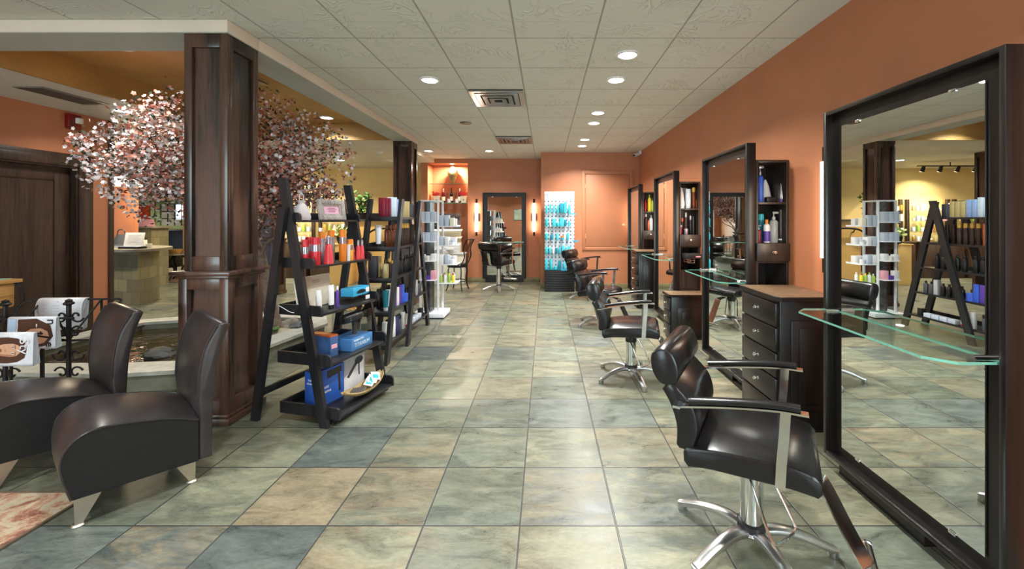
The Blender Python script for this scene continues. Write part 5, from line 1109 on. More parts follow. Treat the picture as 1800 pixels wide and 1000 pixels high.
def magazine(label, loc, rz, w, h, thick, kind):
    """open over a rail: front cover hangs in the local x-z plane facing -y, top edge at z=0, folded back over the rail"""
    t = thing('magazine', label, 'magazine', loc, rz, 'magazines on the wrought iron rack')
    curve = smooth_curve([(0,-h),(-.012,-h*.5),(-.008,-.05),(.012,-.004),(.045,0)] if kind == 'text' else [(-.006,-h),(-.004,-h*.5),(-.001,-.02),(.004,-.002),(.016,0)], 5)
    b = MB(); b.grid([[(x, y, z) for y, z in curve] for x in (-w/2, w/2)]); o = b.build('cover', m_page, t); sm = o.modifiers.new('thick', 'SOLIDIFY'); sm.thickness = .003; sm.offset = -1
    b = MB(); b.prism([(y+.004, z-.004) for y, z in curve] + ([(.045,-.03),(.045-thick*.2,-h*.5),(thick,-h+.01)] if kind == 'text' else [(.018,-.01),(thick,-h*.6),(thick+.006,-h+.004)]), 'x', -w/2+.003, w/2-.003); b.build('page_block', col('page_edge', (186,190,196)), t)
    fy = lambda z: float(np_interp(z, curve))
    def np_interp(z, cv):
        for (y0, z0), (y1, z1) in zip(cv, cv[1:]):
            if min(z0, z1) - 1e-6 <= z <= max(z0, z1) + 1e-6: return y0 + (y1-y0)*((z-z0)/((z1-z0) or 1))
        return cv[-1][0]
    def patch(name, poly, mat, lift):
        b = MB(); V = [b.bm.verts.new((x, fy(z) - .0046 - lift, z)) for x, z in poly]; f = b.bm.faces.new(V); f.normal_update()
        if f.normal.y > 0: f.normal_flip()
        b.build(name, mat, t)
    ell = lambda cx, cz, a, c, n=24, tilt=0: [(cx+a*math.cos(q)*math.cos(tilt)-c*math.sin(q)*math.sin(tilt), cz+a*math.cos(q)*math.sin(tilt)+c*math.sin(q)*math.cos(tilt)) for q in [2*math.pi*k/n for k in range(n)]]
    if kind == 'face':          # a sideways portrait, as the magazine hangs by its spine
        C0 = -h*.52; sh = col('print_shade', (168,116,92))
        patch('printed_hair', [(w*x, C0+h*z) for x, z in ((-.36,.30),(-.22,.39),(.0,.40),(.20,.36),(.34,.24),(.38,.0),(.34,-.24),(.20,-.36),(0,-.40),(-.22,-.39),(-.38,-.32),(-.30,-.18),(-.2,0),(-.30,.18))], m_hair, 0)
        patch('printed_neck', [(w*x, C0+h*z) for x, z in ((-.5,.14),(-.24,.12),(-.24,-.12),(-.5,-.20))], sh, .0004)
        patch('printed_face', [(w*x, C0+h*z) for x, z in ((-.27,.05),(-.22,.13),(-.08,.19),(.10,.205),(.22,.15),(.26,.04),(.25,-.08),(.18,-.17),(.04,-.20),(-.12,-.17),(-.23,-.10),(-.27,-.02))], m_skin, .0006)
        patch('printed_cheek', [(w*x, C0+h*z) for x, z in ((-.22,-.09),(-.10,-.12),(.06,-.13),(.16,-.15),(.04,-.195),(-.12,-.165))], sh, .0008)
        for dz in (-.095, .095):
            patch('printed_eye', ell(w*.105, C0+h*dz, w*.017, h*.045), m_page, .0011); patch('printed_iris', ell(w*.108, C0+h*dz, w*.018, h*.018), m_ink, .0015); patch('printed_brow', ell(w*.155, C0+h*dz*1.1, w*.007, h*.065), m_hair, .0012)
        patch('printed_lips', ell(-w*.13, C0, w*.020, h*.052), m_lips, .0011); patch('printed_nose', ell(-w*.04, C0, w*.012, h*.03), sh, .0010)
        writing('Sty', .085, m_page, t, (w*.34, fy(-h*.42)-.0095, -h*.40), (R(90), R(90), 0))
    elif kind == 'profile':
        patch('printed_hair', [(-w*.28,-h*.06),(w*.1,-h*.03),(w*.40,-h*.25),(w*.46,-h*.6),(w*.30,-h*.9),(w*.1,-h*.97),(-w*.1,-h*.7),(-w*.28,-h*.45)], m_hair, 0)
        patch('printed_face', [(-w*.14,-h*.48),(0,-h*.36),(w*.2,-h*.34),(w*.34,-h*.44),(w*.38,-h*.62),(w*.28,-h*.80),(w*.1,-h*.88),(-w*.14,-h*.74)], m_skin, .0006)
        patch('printed_eye', ell(w*.2, -h*.48, w*.02, h*.045), m_ink, .001); patch('printed_lips', ell(.0, -h*.60, w*.02, h*.05), m_lips, .001)
        patch('printed_strip', [(-w*.48,-h*.04),(-w*.32,-h*.04),(-w*.32,-h*.5),(-w*.48,-h*.5)], col('print_pale', (170,190,214)), .0003)
        writing('n', .09, m_ink, t, (w*.42, fy(-h*.14)-.0085, -h*.14), (R(90), R(90), 0)); writing('e', .08, m_ink, t, (w*.40, fy(-h*.86)-.0085, -h*.86), (R(90), R(90), 0))
    else:
        for k in range(3):
            for j in range(7): patch('printed_line', [(-w*.38+w*.24*k, -h*(.2+.09*j)), (-w*.38+w*.24*k+w*.16, -h*(.2+.09*j)), (-w*.38+w*.24*k+w*.16, -h*(.215+.09*j)), (-w*.38+w*.24*k, -h*(.215+.09*j))], col('print_soft', (178,182,196)), .0003)
        patch('printed_stripe', [(-w*.06,-h*.08),(-w*.03,-h*.08),(-w*.03,-h*.8),(-w*.06,-h*.8)], col('print_magenta', (150,60,110)), .0004)
def at_px(px, py, Y): return P(px, py, Y)
magazine('magazine with a portrait of a long haired person, frontmost on the iron rack', at_px(16, 585.5, 2.72), R(2), .32, .215, .03, 'face')
magazine('magazine with a dark haired face, middle one on the iron rack', at_px(57, 558, 2.92), R(2), .33, .22, .03, 'profile')
magazine('open magazine with a white printed page, rearmost on the iron rack', at_px(106, 525.5, 3.22), R(2), .35, .24, .03, 'text')

# ------------------------------------------------------------------ console table with iron plant stand by the wooden door
tk = thing('console_table', 'honey wood console table on iron legs beside the wooden door', 'table', (-5.72, 3.55, 0), 0)
MB().box(0, .40, -.5, .62, .80, .835, .004).build('tabletop', m_lightwood, tk)
MB().box(.03, .37, -.45, .57, .56, .80, .003).build('drawer_case', m_lightwood, tk)
for k in range(6): MB().box(.371, .376, -.44+.17*k, -.28+.17*k, .575, .785, .002).build('slatted_front', m_lightwood, tk)
for x in (.04, .36):
    for y in (-.46, .58):
        b = MB(); b.tube(smooth_curve([(x,y,.56),(x+.03,y,.40),(x-.02,y,.20),(x+.02,y,.0)], 5), .012, 8); b.tube(smooth_curve([(x,y,.80),(x+.05,y+.02,.74),(x+.05,y+.04,.62),(x,y+.03,.55)], 4), .008, 6); b.build('leg', m_iron, tk)
t = thing('plant_stand', 'tiered wrought iron stand with a yellow tray on the honey wood console', 'stand', (-5.50, 3.72, .835), 0)
b = MB(); b.tube([(0,0,0),(0,0,.52)], .010, 8)
b.tube([(.11*math.cos(2*math.pi*k/20), .11*math.sin(2*math.pi*k/20), .01) for k in range(20)], .008, 6, True); b.tube([(-.11,0,.01),(.11,0,.01)], .008, 6); b.tube([(0,-.11,.01),(0,.11,.01)], .008, 6); b.build('pole', m_iron, t)
for z in (.30, .50):
    MB().tube([(.10*math.cos(2*math.pi*k/20), .10*math.sin(2*math.pi*k/20), z) for k in range(20)], .007, 6, True).build('ring', m_iron, t)
MB().lathe([(0,.295),(.10,.295),(.115,.315),(.11,.315),(.0,.302)], 20).build('yellow_tray', C['amber'], t)
for q in range(0, 360, 90):
    c, s = math.cos(R(q)), math.sin(R(q)); MB().tube(smooth_curve([(.10*c,.10*s,.50),(.16*c,.16*s,.44),(.14*c,.14*s,.34),(.10*c,.10*s,.28),(.15*c,.15*s,.15),(.05*c,.05*s,.02)], 5), .007, 6).build('scroll', m_iron, t)
t = thing('folder', 'pale green folder lying on the honey wood console', 'folder', (-5.48, 3.98, .835), R(12))
MB().box(-.11, .11, -.15, .15, 0, .006, .001).build('folder_cover', col('mint', (150,200,176)), t)

# ------------------------------------------------------------------ pond with curb, water, rocks, blossom tree
m_curb = pm('rough_curb_stone', hexc(120,118,100), .7, 0, .3, 7, .6); m_ledge = pm('curb_cap_stone', hexc(178,176,162), .55, 0, .15, 12, .2)
PO = [(-5.2,3.42),(-3.6,3.34),(-2.95,3.46),(-2.78,4.1),(-2.66,5.0),(-2.95,5.5),(-4.1,5.62),(-5.2,5.15)]
def ring_off(poly, d):
    cx = sum(p[0] for p in poly)/len(poly); cy = sum(p[1] for p in poly)/len(poly); out = []
    for x, y in poly:
        L_ = math.hypot(x-cx, y-cy); out.append((x-(x-cx)/L_*d*1.15, y-(y-cy)/L_*d*1.15))
    return out
def ring(b, o, i, z0, z1):
    bm = b.bm; n = len(o); A = [[bm.verts.new((x, y, z)) for x, y in q] for q, z in ((o,z0),(o,z1),(i,z1),(i,z0))]
    for a, c in zip(A, A[1:] + A[:1]):
        for k in range(n): bm.faces.new([a[k], a[(k+1)%n], c[(k+1)%n], c[k]])
    bmesh.ops.recalc_face_normals(bm, faces=bm.faces)
tpond = thing('pond', 'low stone rimmed indoor pond under the blossom tree', 'pond', (0, 0, 0))
b = MB(); ring(b, ring_off(PO, .03), ring_off(PO, .22), 0, .14); b.build('curb', m_curb, tpond)
b = MB(); ring(b, PO, ring_off(PO, .25), .14, .172); b.build('curb_cap', m_ledge, tpond)
m_water = nt('pond_water')[0]; tt = m_water.node_tree; bs = tt.nodes['Principled BSDF']; bs.inputs['Base Color'].default_value = c4(hexc(54,44,24)); bs.inputs['Roughness'].default_value = .04
nz = N(tt, 'ShaderNodeTexNoise', i_Scale=9.0, i_Detail=3.0); bp = N(tt, 'ShaderNodeBump', i_Strength=.35, i_Distance=.02); tcn = N(tt, 'ShaderNodeTexCoord'); tt.links.new(tcn.outputs['Object'], nz.inputs['Vector']); tt.links.new(nz.outputs['Fac'], bp.inputs['Height']); tt.links.new(bp.outputs['Normal'], bs.inputs['Normal'])
b = MB(); q = ring_off(PO, .2); b.prism(q, 'z', .02, .075); w_ = b.build('pond_water', m_water, tpond)
m_rock = pm('river_rock', hexc(120,112,96), .7, 0, .4, 8, .5); m_rock2 = pm('pale_rock', hexc(176,160,132), .7, 0, .3, 8, .5); m_rock3 = pm('dark_slate_rock', hexc(78,80,76), .6, 0, .4, 8, .5)
rr = random.Random(21)
def rock(loc, size, m, label, flat=.5):
    bm = bmesh.new(); bmesh.ops.create_icosphere(bm, subdivisions=3, radius=1)
    ph = [rr.uniform(0, 6) for _ in range(6)]
    for v in bm.verts:
        n = v.co.normalized(); k = 1 + .16*math.sin(3*n.x+ph[0]) + .13*math.sin(4*n.y+ph[1]) + .10*math.sin(5*n.z+ph[2]+3*n.x) + .06*math.sin(9*n.y+ph[3]+4*n.z)
        v.co = Vector((n.x*size*k, n.y*size*k*rr.uniform(.98,1.02)*.8, n.z*size*k*flat))
    me = bpy.data.meshes.new('rock'); bm.to_mesh(me); bm.free(); me.materials.append(m); me.shade_smooth(); me.set_sharp_from_angle(angle=R(28))
    return tag(link('rock', me, None, loc, (0, 0, rr.uniform(0, 3))), label, 'rock', 'rocks in the pond')
rk = [((-3.30,4.62,.17),.17,m_rock3,'large dark flat rock at the foot of the blossom tree'),((-3.05,4.70,.16),.14,m_rock2,'pale tan rock in the pond behind the nearest ladder shelf'),((-3.22,4.32,.15),.16,m_rock3,'dark slate rock in front of the pale tan rock'),((-3.45,4.25,.13),.13,m_rock,'brown rock beside the dark slate rock in the pond'),((-2.98,5.0,.15),.14,m_rock2,'tan rock close to the far curb of the pond'),
      ((-3.02,4.40,.13),.11,m_rock,'small brown rock near the pond curb'),((-3.6,4.55,.16),.15,m_rock,'brown rock behind the wooden column in the pond'),((-3.85,4.1,.13),.14,m_rock3,'dark rock half under water in the middle of the pond'),((-2.95,4.85,.22),.10,m_rock3,'dark rock stacked near the far curb'),((-3.15,5.05,.16),.16,m_rock,'mossy brown rock behind the trunk')]
for (x, y, z), sz, mm, lb in rk: rock((x, y, z-.045), sz, mm, lb)
m_moss = pm('moss_green', hexc(92,120,56), .9, 0, .4, 30, .6)
for k, (x, y, z, s) in enumerate(((-3.16,4.60,.26,.07),(-3.36,4.50,.27,.06),(-3.05,4.62,.25,.05))): o = rock((x, y, z-.05), s, m_moss, f'{("largest", "middle", "smallest")[k]} mound of green moss on the rocks by the trunk', .5); o.name = 'moss_mound'; o['category'] = 'moss'; o['group'] = 'moss mounds in the pond'
# tree
m_bark = pm('grey_bark', hexc(126,108,94), .8, 0, .3, 24, .8)
tt_ = thing('blossom_tree', 'artificial blossom tree with pink and white flowers standing in the pond', 'tree', (-3.42, 4.62, 0))
rt = random.Random(4)
trunk = smooth_curve([(.30,.12,.05),(.27,.11,.30),(.20,.09,.62),(.16,.06,1.0),(.07,.0,1.35),(-.03,-.02,1.7)], 6)
b = MB(); b.tube(trunk, 0, 10, radii=[.085 - .045*i/(len(trunk)-1) for i in range(len(trunk))]); b.build('trunk', m_bark, tt_)
b = MB(); tips = []
cen = Vector((-.15, .0, 2.08)); ext = Vector((1.40, .95, .84))
b2 = smooth_curve([(.16,.06,.98),(.28,.0,1.17),(.46,-.05,1.26),(.64,-.1,1.40)], 5); b.tube(b2, 0, 7, radii=[.024-.018*i/(len(b2)-1) for i in range(len(b2))])
for k in range(26):
    z0 = rt.uniform(1.05, 1.65); base = Vector((.16-.19*(z0-1.0)/.7, .05-.07*(z0-1.0)/.7, z0)); u, v = rt.uniform(0, 2*math.pi), rt.uniform(-.55, .95)
    tip = cen + Vector((ext.x*math.cos(u)*math.sqrt(1-v*v), ext.y*math.sin(u)*math.sqrt(1-v*v), ext.z*v))*rt.uniform(.75, .98)
    mid = base.lerp(tip, .5) + Vector((rt.uniform(-.1,.1), rt.uniform(-.1,.1), rt.uniform(.0,.16)))
    pts = smooth_curve([tuple(base), tuple(mid), tuple(tip)], 6); b.tube(pts, 0, 6, radii=[.020-.016*i/(len(pts)-1) for i in range(len(pts))]); tips.append([Vector(p) for p in pts])
    for j in range(4):
        s = Vector(pts[rt.randint(4, len(pts)-2)]); e = s + Vector((rt.uniform(-.4,.4), rt.uniform(-.35,.35), rt.uniform(-.22,.3)))
        pp = smooth_curve([tuple(s), tuple(s.lerp(e,.5)+Vector((0,0,.04))), tuple(e)], 4); b.tube(pp, 0, 5, radii=[.008-.006*i/(len(pp)-1) for i in range(len(pp))]); tips.append([Vector(p) for p in pp])
b.build('branches', m_bark, tt_)
m_pet = [pm('white_petal', hexc(224,216,218), .6, 0, .06), pm('blush_petal', hexc(206,152,138), .6, 0, .08), pm('rose_petal', hexc(178,104,86), .6, 0, .1)]
m_leaf = pm('dark_leaf', hexc(54,58,42), .5, 0, .3); 
def inside(p):
    q = Vector(((p.x-cen.x)/ext.x, (p.y-cen.y)/ext.y, (p.z-cen.z)/ext.z)); return q.length
bl, lf = MB(), MB(); count = 0
def frame(n):
    u = n.orthogonal().normalized(); return u, n.cross(u)
while count < 11500:
    if rt.random() < .55:
        ln = rt.choice(tips); p = ln[rt.randint(2, len(ln)-1)] + Vector((rt.gauss(0,.06), rt.gauss(0,.06), rt.gauss(0,.06)))
    else:
        u, v = rt.uniform(0, 2*math.pi), rt.uniform(-1, 1); k = rt.uniform(.55, 1.0)
        p = cen + Vector((ext.x*math.cos(u)*math.sqrt(1-v*v), ext.y*math.sin(u)*math.sqrt(1-v*v), ext.z*v))*k
        lump = math.sin(p.x*5.1+1)*math.sin(p.y*4.3)*math.sin(p.z*6.2+2)
        if lump < -.22: continue
    if inside(p) > 1.06 or p.z < 1.05 or p.z > 2.93: continue
    wx, wy = p.x - 3.42, p.y + 4.62
    if wx > -2.62 and p.z > 2.66: continue
    if wy < 3.95 and p.z > 2.7: continue
    count += 1
    n = Vector((rt.gauss(0,1), rt.gauss(-.5,1), rt.gauss(.1,1))).normalized(); u, w2 = frame(n); s = rt.uniform(.015, .024)
    pinkish = .5 + .5*math.sin(p.x*2.7+.6)*math.sin(p.z*4.1+1.2)
    white = min(1, max(0, (-p.x-.35)/.7)); x = rt.random(); bl.mi = 0 if x > (.42 + .45*pinkish)*(1-.6*white) else (1 if x > .30*(1-.5*white) else 2)
    a0 = rt.uniform(0, 6.28); V = bl.bm.verts; c0 = V.new(p)
    for k in range(5):
        a = a0 + k*1.2566; d = u*math.cos(a) + w2*math.sin(a); e = u*math.cos(a+1.5708) + w2*math.sin(a+1.5708)
        f = bl.bm.faces.new([c0, V.new(p + d*s*.6 - e*s*.42 + n*s*.12), V.new(p + d*s*1.05 + n*s*.34), V.new(p + d*s*.6 + e*s*.42 + n*s*.12)]); f.material_index = bl.mi
    if rt.random() < .45:
        q = p + Vector((rt.gauss(0,.03), rt.gauss(0,.03), rt.gauss(0,.03))); d = Vector((rt.gauss(0,1), rt.gauss(0,1), rt.gauss(-.3,.7))).normalized(); e, g = frame(d); L_ = rt.uniform(.03,.055); V = lf.bm.verts
        lf.bm.faces.new([V.new(q), V.new(q+d*L_*.5+e*L_*.26), V.new(q+d*L_+g*L_*.1), V.new(q+d*L_*.5-e*L_*.26)])
bl.build('blossoms', m_pet, tt_, angle=80)
lf.build('leaves', m_leaf, tt_, angle=80)
# ------------------------------------------------------------------ stone reception desk and what stands on it
m_dst = nt('stone_cladding')[0]; tt = m_dst.node_tree; bs = tt.nodes['Principled BSDF']; bs.inputs['Roughness'].default_value = .55
tcn = N(tt, 'ShaderNodeTexCoord'); br = N(tt, 'ShaderNodeTexBrick', i_Scale=2.0); br.inputs['Brick Width'].default_value = .30; br.inputs['Row Height'].default_value = .42; br.inputs['Color1'].default_value = c4(hexc(110,104,80)); br.inputs['Color2'].default_value = c4(hexc(146,138,104)); br.inputs['Mortar'].default_value = c4(hexc(84,80,64)); br.inputs['Mortar Size'].default_value = .006
sw = N(tt, 'ShaderNodeSeparateXYZ'); cb = N(tt, 'ShaderNodeCombineXYZ'); ad = N(tt, 'ShaderNodeMath', operation='ADD')
tt.links.new(tcn.outputs['Object'], sw.inputs[0]); tt.links.new(sw.outputs[0], ad.inputs[0]); tt.links.new(sw.outputs[1], ad.inputs[1]); tt.links.new(ad.outputs[0], cb.inputs[0]); tt.links.new(sw.outputs[2], cb.inputs[1]); tt.links.new(cb.outputs[0], br.inputs['Vector']); tt.links.new(br.outputs['Color'], bs.inputs['Base Color'])
m_dtop = pm('grey_stone_top', hexc(134,128,112), .3, 0, .12, 14)
td = thing('reception_desk', 'stone clad reception desk with a rounded grey counter beyond the orange wall', 'desk', (0, 0, 0))
base = [(-7.75,7.14),(-6.81,6.84),(-6.86,7.10),(-6.95,7.32),(-7.05,7.48),(-7.35,7.66),(-7.9,7.75)]
b = MB(); b.prism(base, 'z', 0, .90); b.build('desk_base', m_dst, td)
tp_ = [(-7.9,6.98),(-6.95,6.70),(-6.72,6.80),(-6.66,7.05),(-6.76,7.38),(-6.98,7.66),(-7.3,7.82),(-7.9,7.9)]
b = MB(); b.prism([tuple(p) for p in smooth_curve(tp_ + [tp_[0]], 4)[:-1]], 'z', .90, .94); b.build('countertop', m_dtop, td)
th = thing('reception_counter', 'taller stone transaction counter behind the rounded desk', 'counter', (0, 0, 0))
MB().box(-9.6, -8.42, 8.75, 9.15, 0, 1.25).build('counter_base', m_dst, th)
MB().box(-9.7, -8.35, 8.70, 9.2, 1.25, 1.29, .005).build('countertop', m_dtop, th)
t = thing('certificate_frame', 'white framed price list propped on the rounded reception desk', 'picture frame', (XP(233, 7.2), 7.2, .94), R(8))
LM = Matrix.Rotation(R(-12), 4, 'X')
b = MB(); b.box(-.15, .15, 0, .015, 0, .27, .003, LM); b.build('frame', C['white'], t)
b = MB()
for k in range(8): b.box(-.10, .10-.02*(k % 3), -.001, .0002, .22-.022*k, .226-.022*k, 0, LM)
b.build('printed_lines', C['grey'], t)
t = thing('card_tray', 'dark tray of cards in front of the white price list', 'tray', (XP(235, 7.0), 6.98, .94), R(-5))
b = MB(); b.box(-.19, .19, -.07, .07, 0, .035, .004); b.build('tray_body', m_bronze, t)
for k in range(4): MB().box(-.16+.085*k, -.09+.085*k, -.05, .05, .035, .043).build('business_card', C['pale'], t)
t = thing('candle', 'small lit tea candle at the rounded end of the reception desk', 'candle', (XP(260, 7.1), 7.1, .94))
MB().lathe([(.05,0),(.055,.005),(.055,.08),(.045,.08),(.045,.05),(0,.05)], 18).build('candle_glass', C['cream'], t)
product('box', (XP(249, 7.3), 7.3, .94), .13, .055, 'cream', None, 'cream card box beside the price list on the reception desk', .2, None, True, .05)
t = thing('paper_stack', 'stack of papers on the wall side of the reception desk', 'paper', (XP(207, 7.25), 7.25, .94), R(15))
for k in range(4): MB().box(-.14+.01*k, .14, -.10, .10-.012*k, .012*k, .012*k+.011).build('sheet', C[('white','grey','pale','darkgrey')[k]], t)
t = thing('handbag', 'dark grey bag slumped on the reception desk behind the papers', 'bag', (XP(213, 7.5), 7.5, .94), R(15))
b = MB(); b.grid([[(.17*math.cos(q)*(1-.6*z/.22), .09*math.sin(q)*(1-.7*z/.22), z) for q in [2*math.pi*k/14 for k in range(15)]] for z in (0,.05,.11,.17,.22)]); b.build('bag_body', C['darkgrey'], t)
MB().tube(smooth_curve([(-.06,0,.2),(-.04,0,.3),(.04,0,.3),(.06,0,.2)], 4), .008, 6).build('bag_strap', m_black, t)
t = thing('figurine', 'small white figurine on the taller counter', 'ornament', (XP(245, 8.9), 8.9, 1.29))
MB().lathe([(.05,0),(.06,.02),(.03,.05),(.065,.10),(.05,.15),(.02,.17),(.03,.19),(0,.21)], 14).build('figurine_body', C['white'], t)
t = thing('table_sign', 'pink tinted tent sign on the taller counter', 'sign', (XP(259, 8.9), 8.9, 1.29), R(5))
MB().prism([(-.05,0),(.05,0),(0,.15)], 'x', -.13, .13).build('folded_card', C['pink'], t)
t = thing('monitor', 'dark computer monitor on the taller counter beside the orange partition', 'monitor', (XP(216, 9.0), 9.0, 1.29), R(35))
MB().box(-.22, .22, -.015, .015, .09, .40, .004).build('screen', m_black, t); MB().box(-.10, .10, -.07, .07, 0, .012).build('stand_foot', m_black, t); MB().cyl((0,.02,.01),(0,.02,.2), .02).build('stand_neck', m_black, t)
t = thing('floor_lamp', 'tall slim dark lamp post behind the taller counter', 'lamp', (XP(223, 9.6), 9.6, 0))
MB().lathe([(.14,0),(.14,.02),(.02,.05),(.02,1.9),(0,1.9)], 14).build('pole', m_bronze, t); MB().box(-.16, .16, -.02, .02, 1.78, 1.82).build('cross_arm', m_bronze, t)
# dark armchair and side table in the far lounge
t = thing('armchair', 'dark blue grey wing armchair in the far lounge', 'armchair', (XP(286, 10.9), 10.9, 0), R(0))
m_arm = pm('blue_grey_leather', hexc(48,52,62), .4, 0, .2, 20)
MB().box(-.38, .38, -.36, .34, .18, .48, .05).build('seat', m_arm, t); MB().box(-.40, .40, .22, .40, .3, 1.16, .06).build('backrest', m_arm, t)
for s in (-1, 1):
    MB().box(s*.41-.07, s*.41+.07, -.34, .30, .18, .68, .05).build('armrest', m_arm, t)
    for y in (-.3, .3): MB().cyl((s*.34, y, 0), (s*.34, y, .2), .022, .032).build('leg', m_door, t)
t = thing('side_table', 'small ornate side table beside the dark armchair', 'table', (XP(312, 9.75), 9.75, 0))
MB().lathe([(0,.60),(.33,.60),(.34,.63),(0,.63)], 24).build('tabletop', m_dtop, t)
for q in (30, 150, 270): c, s = math.cos(R(q)), math.sin(R(q)); MB().tube(smooth_curve([(.05*c,.05*s,.6),(.2*c,.2*s,.45),(.08*c,.08*s,.25),(.24*c,.24*s,0)], 5), .02, 8).build('leg', m_iron, t)
t = thing('basket', 'small woven basket on the ornate side table', 'basket', (XP(309, 9.7), 9.7, .63))
MB().lathe([(0,0),(.10,0),(.15,.10),(.13,.10),(.0,.05)], 18).build('basket_body', m_lightwood, t)
t = thing('floor_rug', 'dark brown rug under the far lounge armchair', 'rug', (-9.6, 10.2, 0)); MB().box(-1.4, 1.2, -.9, .9, .0005, .01).build('pile', pm('brown_rug', hexc(92,66,50), .95, 0, .4, 8), t)
# far yellow wall: red door and window with sage trim
dr = struct(MB().box(XP(236,15), XP(268,15), 14.96, 15.0, 0, 1.98).build('door_3', m_red_door))
for x0 in (.06, .36):
    for z0, z1 in ((.2,.85),(1.0,1.45),(1.55,1.85)): MB().box(XP(236,15)+x0, XP(236,15)+x0+.24, 14.945, 14.96, z0, z1, .008).build('door_panel', m_red_door, dr)
b = MB(); X0, X1 = XP(236,15), XP(268,15); b.box(X0-.13, X0, 14.93, 15, 0, 2.1); b.box(X1, X1+.13, 14.93, 15, 0, 2.1); b.box(X0, X1, 14.93, 15, 1.98, 2.1); b.build('door_casing', m_green, dr)
X0, X1 = XP(284,15), XP(332,15); g_day = glow('window_daylight_glow', (.62,.78,1.0), 2.2)
wn = struct(MB().box(X0, X1, 14.985, 14.995, 1.22, 2.0).build('window_2', pm('window_glass_dark', hexc(150,150,140), .1)))
MB().box(X0+.55, X1-.02, 14.975, 14.985, 1.45, 1.98).build('sky_pane', g_day, wn)
b = MB(); b.box(X0-.12, X0, 14.93, 15, 1.1, 2.12); b.box(X1, X1+.12, 14.93, 15, 1.1, 2.12); b.box(X0, X1, 14.93, 15, 2.0, 2.12); b.box(X0-.14, X1+.14, 14.90, 15, 1.1, 1.22); b.build('window_frame', m_green, wn)
b = MB()
for k in range(1, 4): b.box(X0+(X1-X0)*k/4-.012, X0+(X1-X0)*k/4+.012, 14.965, 14.985, 1.22, 2.0)
for z in (1.48, 1.74): b.box(X0, X1, 14.965, 14.985, z-.012, z+.012)
b.build('glazing_bars', m_iron, wn)
# glass shaded chandelier
g_shade = glow('glowing_glass_shade', (1.0, .86, .60), 5)
t = thing('chandelier', 'iron chandelier with glowing bell shades over the reception', 'chandelier', (-7.55, 7.6, 2.22))
MB().cyl((0,0,0),(0,0,LZ-2.22), .012).build('stem', m_iron, t)
b = MB(); b.lathe([(0,-.04),(.04,-.03),(.05,.02),(.02,.06),(0,.06)], 14); b.build('hub', m_iron, t)
for q in (0, 60, 120, 180, 240, 300):
    c, s = math.cos(R(q)), math.sin(R(q)); arm = MB().tube(smooth_curve([(0,0,0),(.16*c,.16*s,-.07),(.30*c,.30*s,.0),(.34*c,.34*s,-.06)], 5), .010, 8).build('arm', m_iron, t)
    MB().lathe([(.03,-.06),(.05,-.075),(.085,-.12),(.12,-.16),(.10,-.16),(0,-.075)], 18, c=(.34*c, .34*s, 0)).build('bell_shade', g_shade, arm)
t = thing('pendant_lamp', 'pendant lamp with a glowing white shade beside the dark trim post', 'pendant lamp', (XP(208, 6.6), 6.6, 2.06))
MB().lathe([(.04,.06),(.09,.03),(.17,-.06),(.15,-.06),(0,.02)], 22).build('lamp_shade', g_shade, t); MB().cyl((0,0,.06),(0,0,LZ-2.06), .008).build('cord', m_iron, t)
l = bpy.data.lights.new('chandelier_lamp', 'POINT'); l.energy = 55; l.color = (1, .82, .55); l.shadow_soft_size = .25; lo_ = bpy.data.objects.new('chandelier_lamp', l); COL.objects.link(lo_); lo_.location = (-7.5, 7.4, 1.98)

# ------------------------------------------------------------------ half wall with rail and plants, retail shelves, track lights
o = struct(MB().prism([(-3.30,0),(-3.30,1.40),(-4.42,1.40),(-4.95,1.0),(-4.95,0)], 'y', 9.55, 9.70).build('wall_half', m_tan))
b = MB(); b.prism([(-3.26,1.40),(-3.26,1.44),(-4.44,1.44),(-5.0,1.02),(-5.0,.97),(-4.42,1.40)], 'y', 9.50, 9.75); b.build('wall_cap', pm('dark_cap', hexc(70,66,60), .4), o)
t = thing('handrail', 'black iron handrail on the tan half wall', 'handrail', (0, 0, 0)); b = MB(); b.tube(smooth_curve([(-4.25,9.46,.78),(-4.25,9.46,.95),(-4.0,9.46,1.18),(-3.75,9.46,1.23),(-3.42,9.46,1.23)], 6), .022, 8); b.build('rail', m_iron, t)
for x, z in ((-3.85,1.2),(-3.5,1.22)): MB().tube([(x,9.46,z),(x,9.50,z-.06),(x,9.55,z-.06)], .012, 6).build('rail_bracket', m_iron, t)
def foliage(name, label, loc, h, w, n, seed, m, base_h=.16):
    t = thing(name, label, 'plant', loc, 0, 'potted plants by the half wall'); rq = random.Random(seed)
    MB().lathe([(0,0),(.10,0),(.13,base_h),(.115,base_h),(.10,base_h-.02),(0,base_h-.02)], 18).build('pot', m_bronze, t)
    st, lv = MB(), MB()
    for k in range(11):
        q = rq.uniform(0, 6.28); r = rq.uniform(.2, 1)*w; pts = smooth_curve([(0,0,base_h-.03),(r*.4*math.cos(q), r*.4*math.sin(q), h*.5),(r*math.cos(q), r*math.sin(q), h*rq.uniform(.7,1))], 5); st.tube(pts, .007, 5)
        for j in range(n):
            p = Vector(pts[rq.randint(3, len(pts)-1)]) + Vector((rq.gauss(0,.04), rq.gauss(0,.04), rq.gauss(0,.04))); d = Vector((rq.gauss(0,1), rq.gauss(0,1), rq.gauss(.1,.6))).normalized(); e = d.orthogonal().normalized(); L_ = rq.uniform(.06,.11); V = lv.bm.verts
            lv.bm.faces.new([V.new(p), V.new(p+d*L_*.45+e*L_*.3), V.new(p+d*L_), V.new(p+d*L_*.45-e*L_*.3)])
    st.build('stems', m_leaf, t); lv.build('leaves', m, t, angle=80)
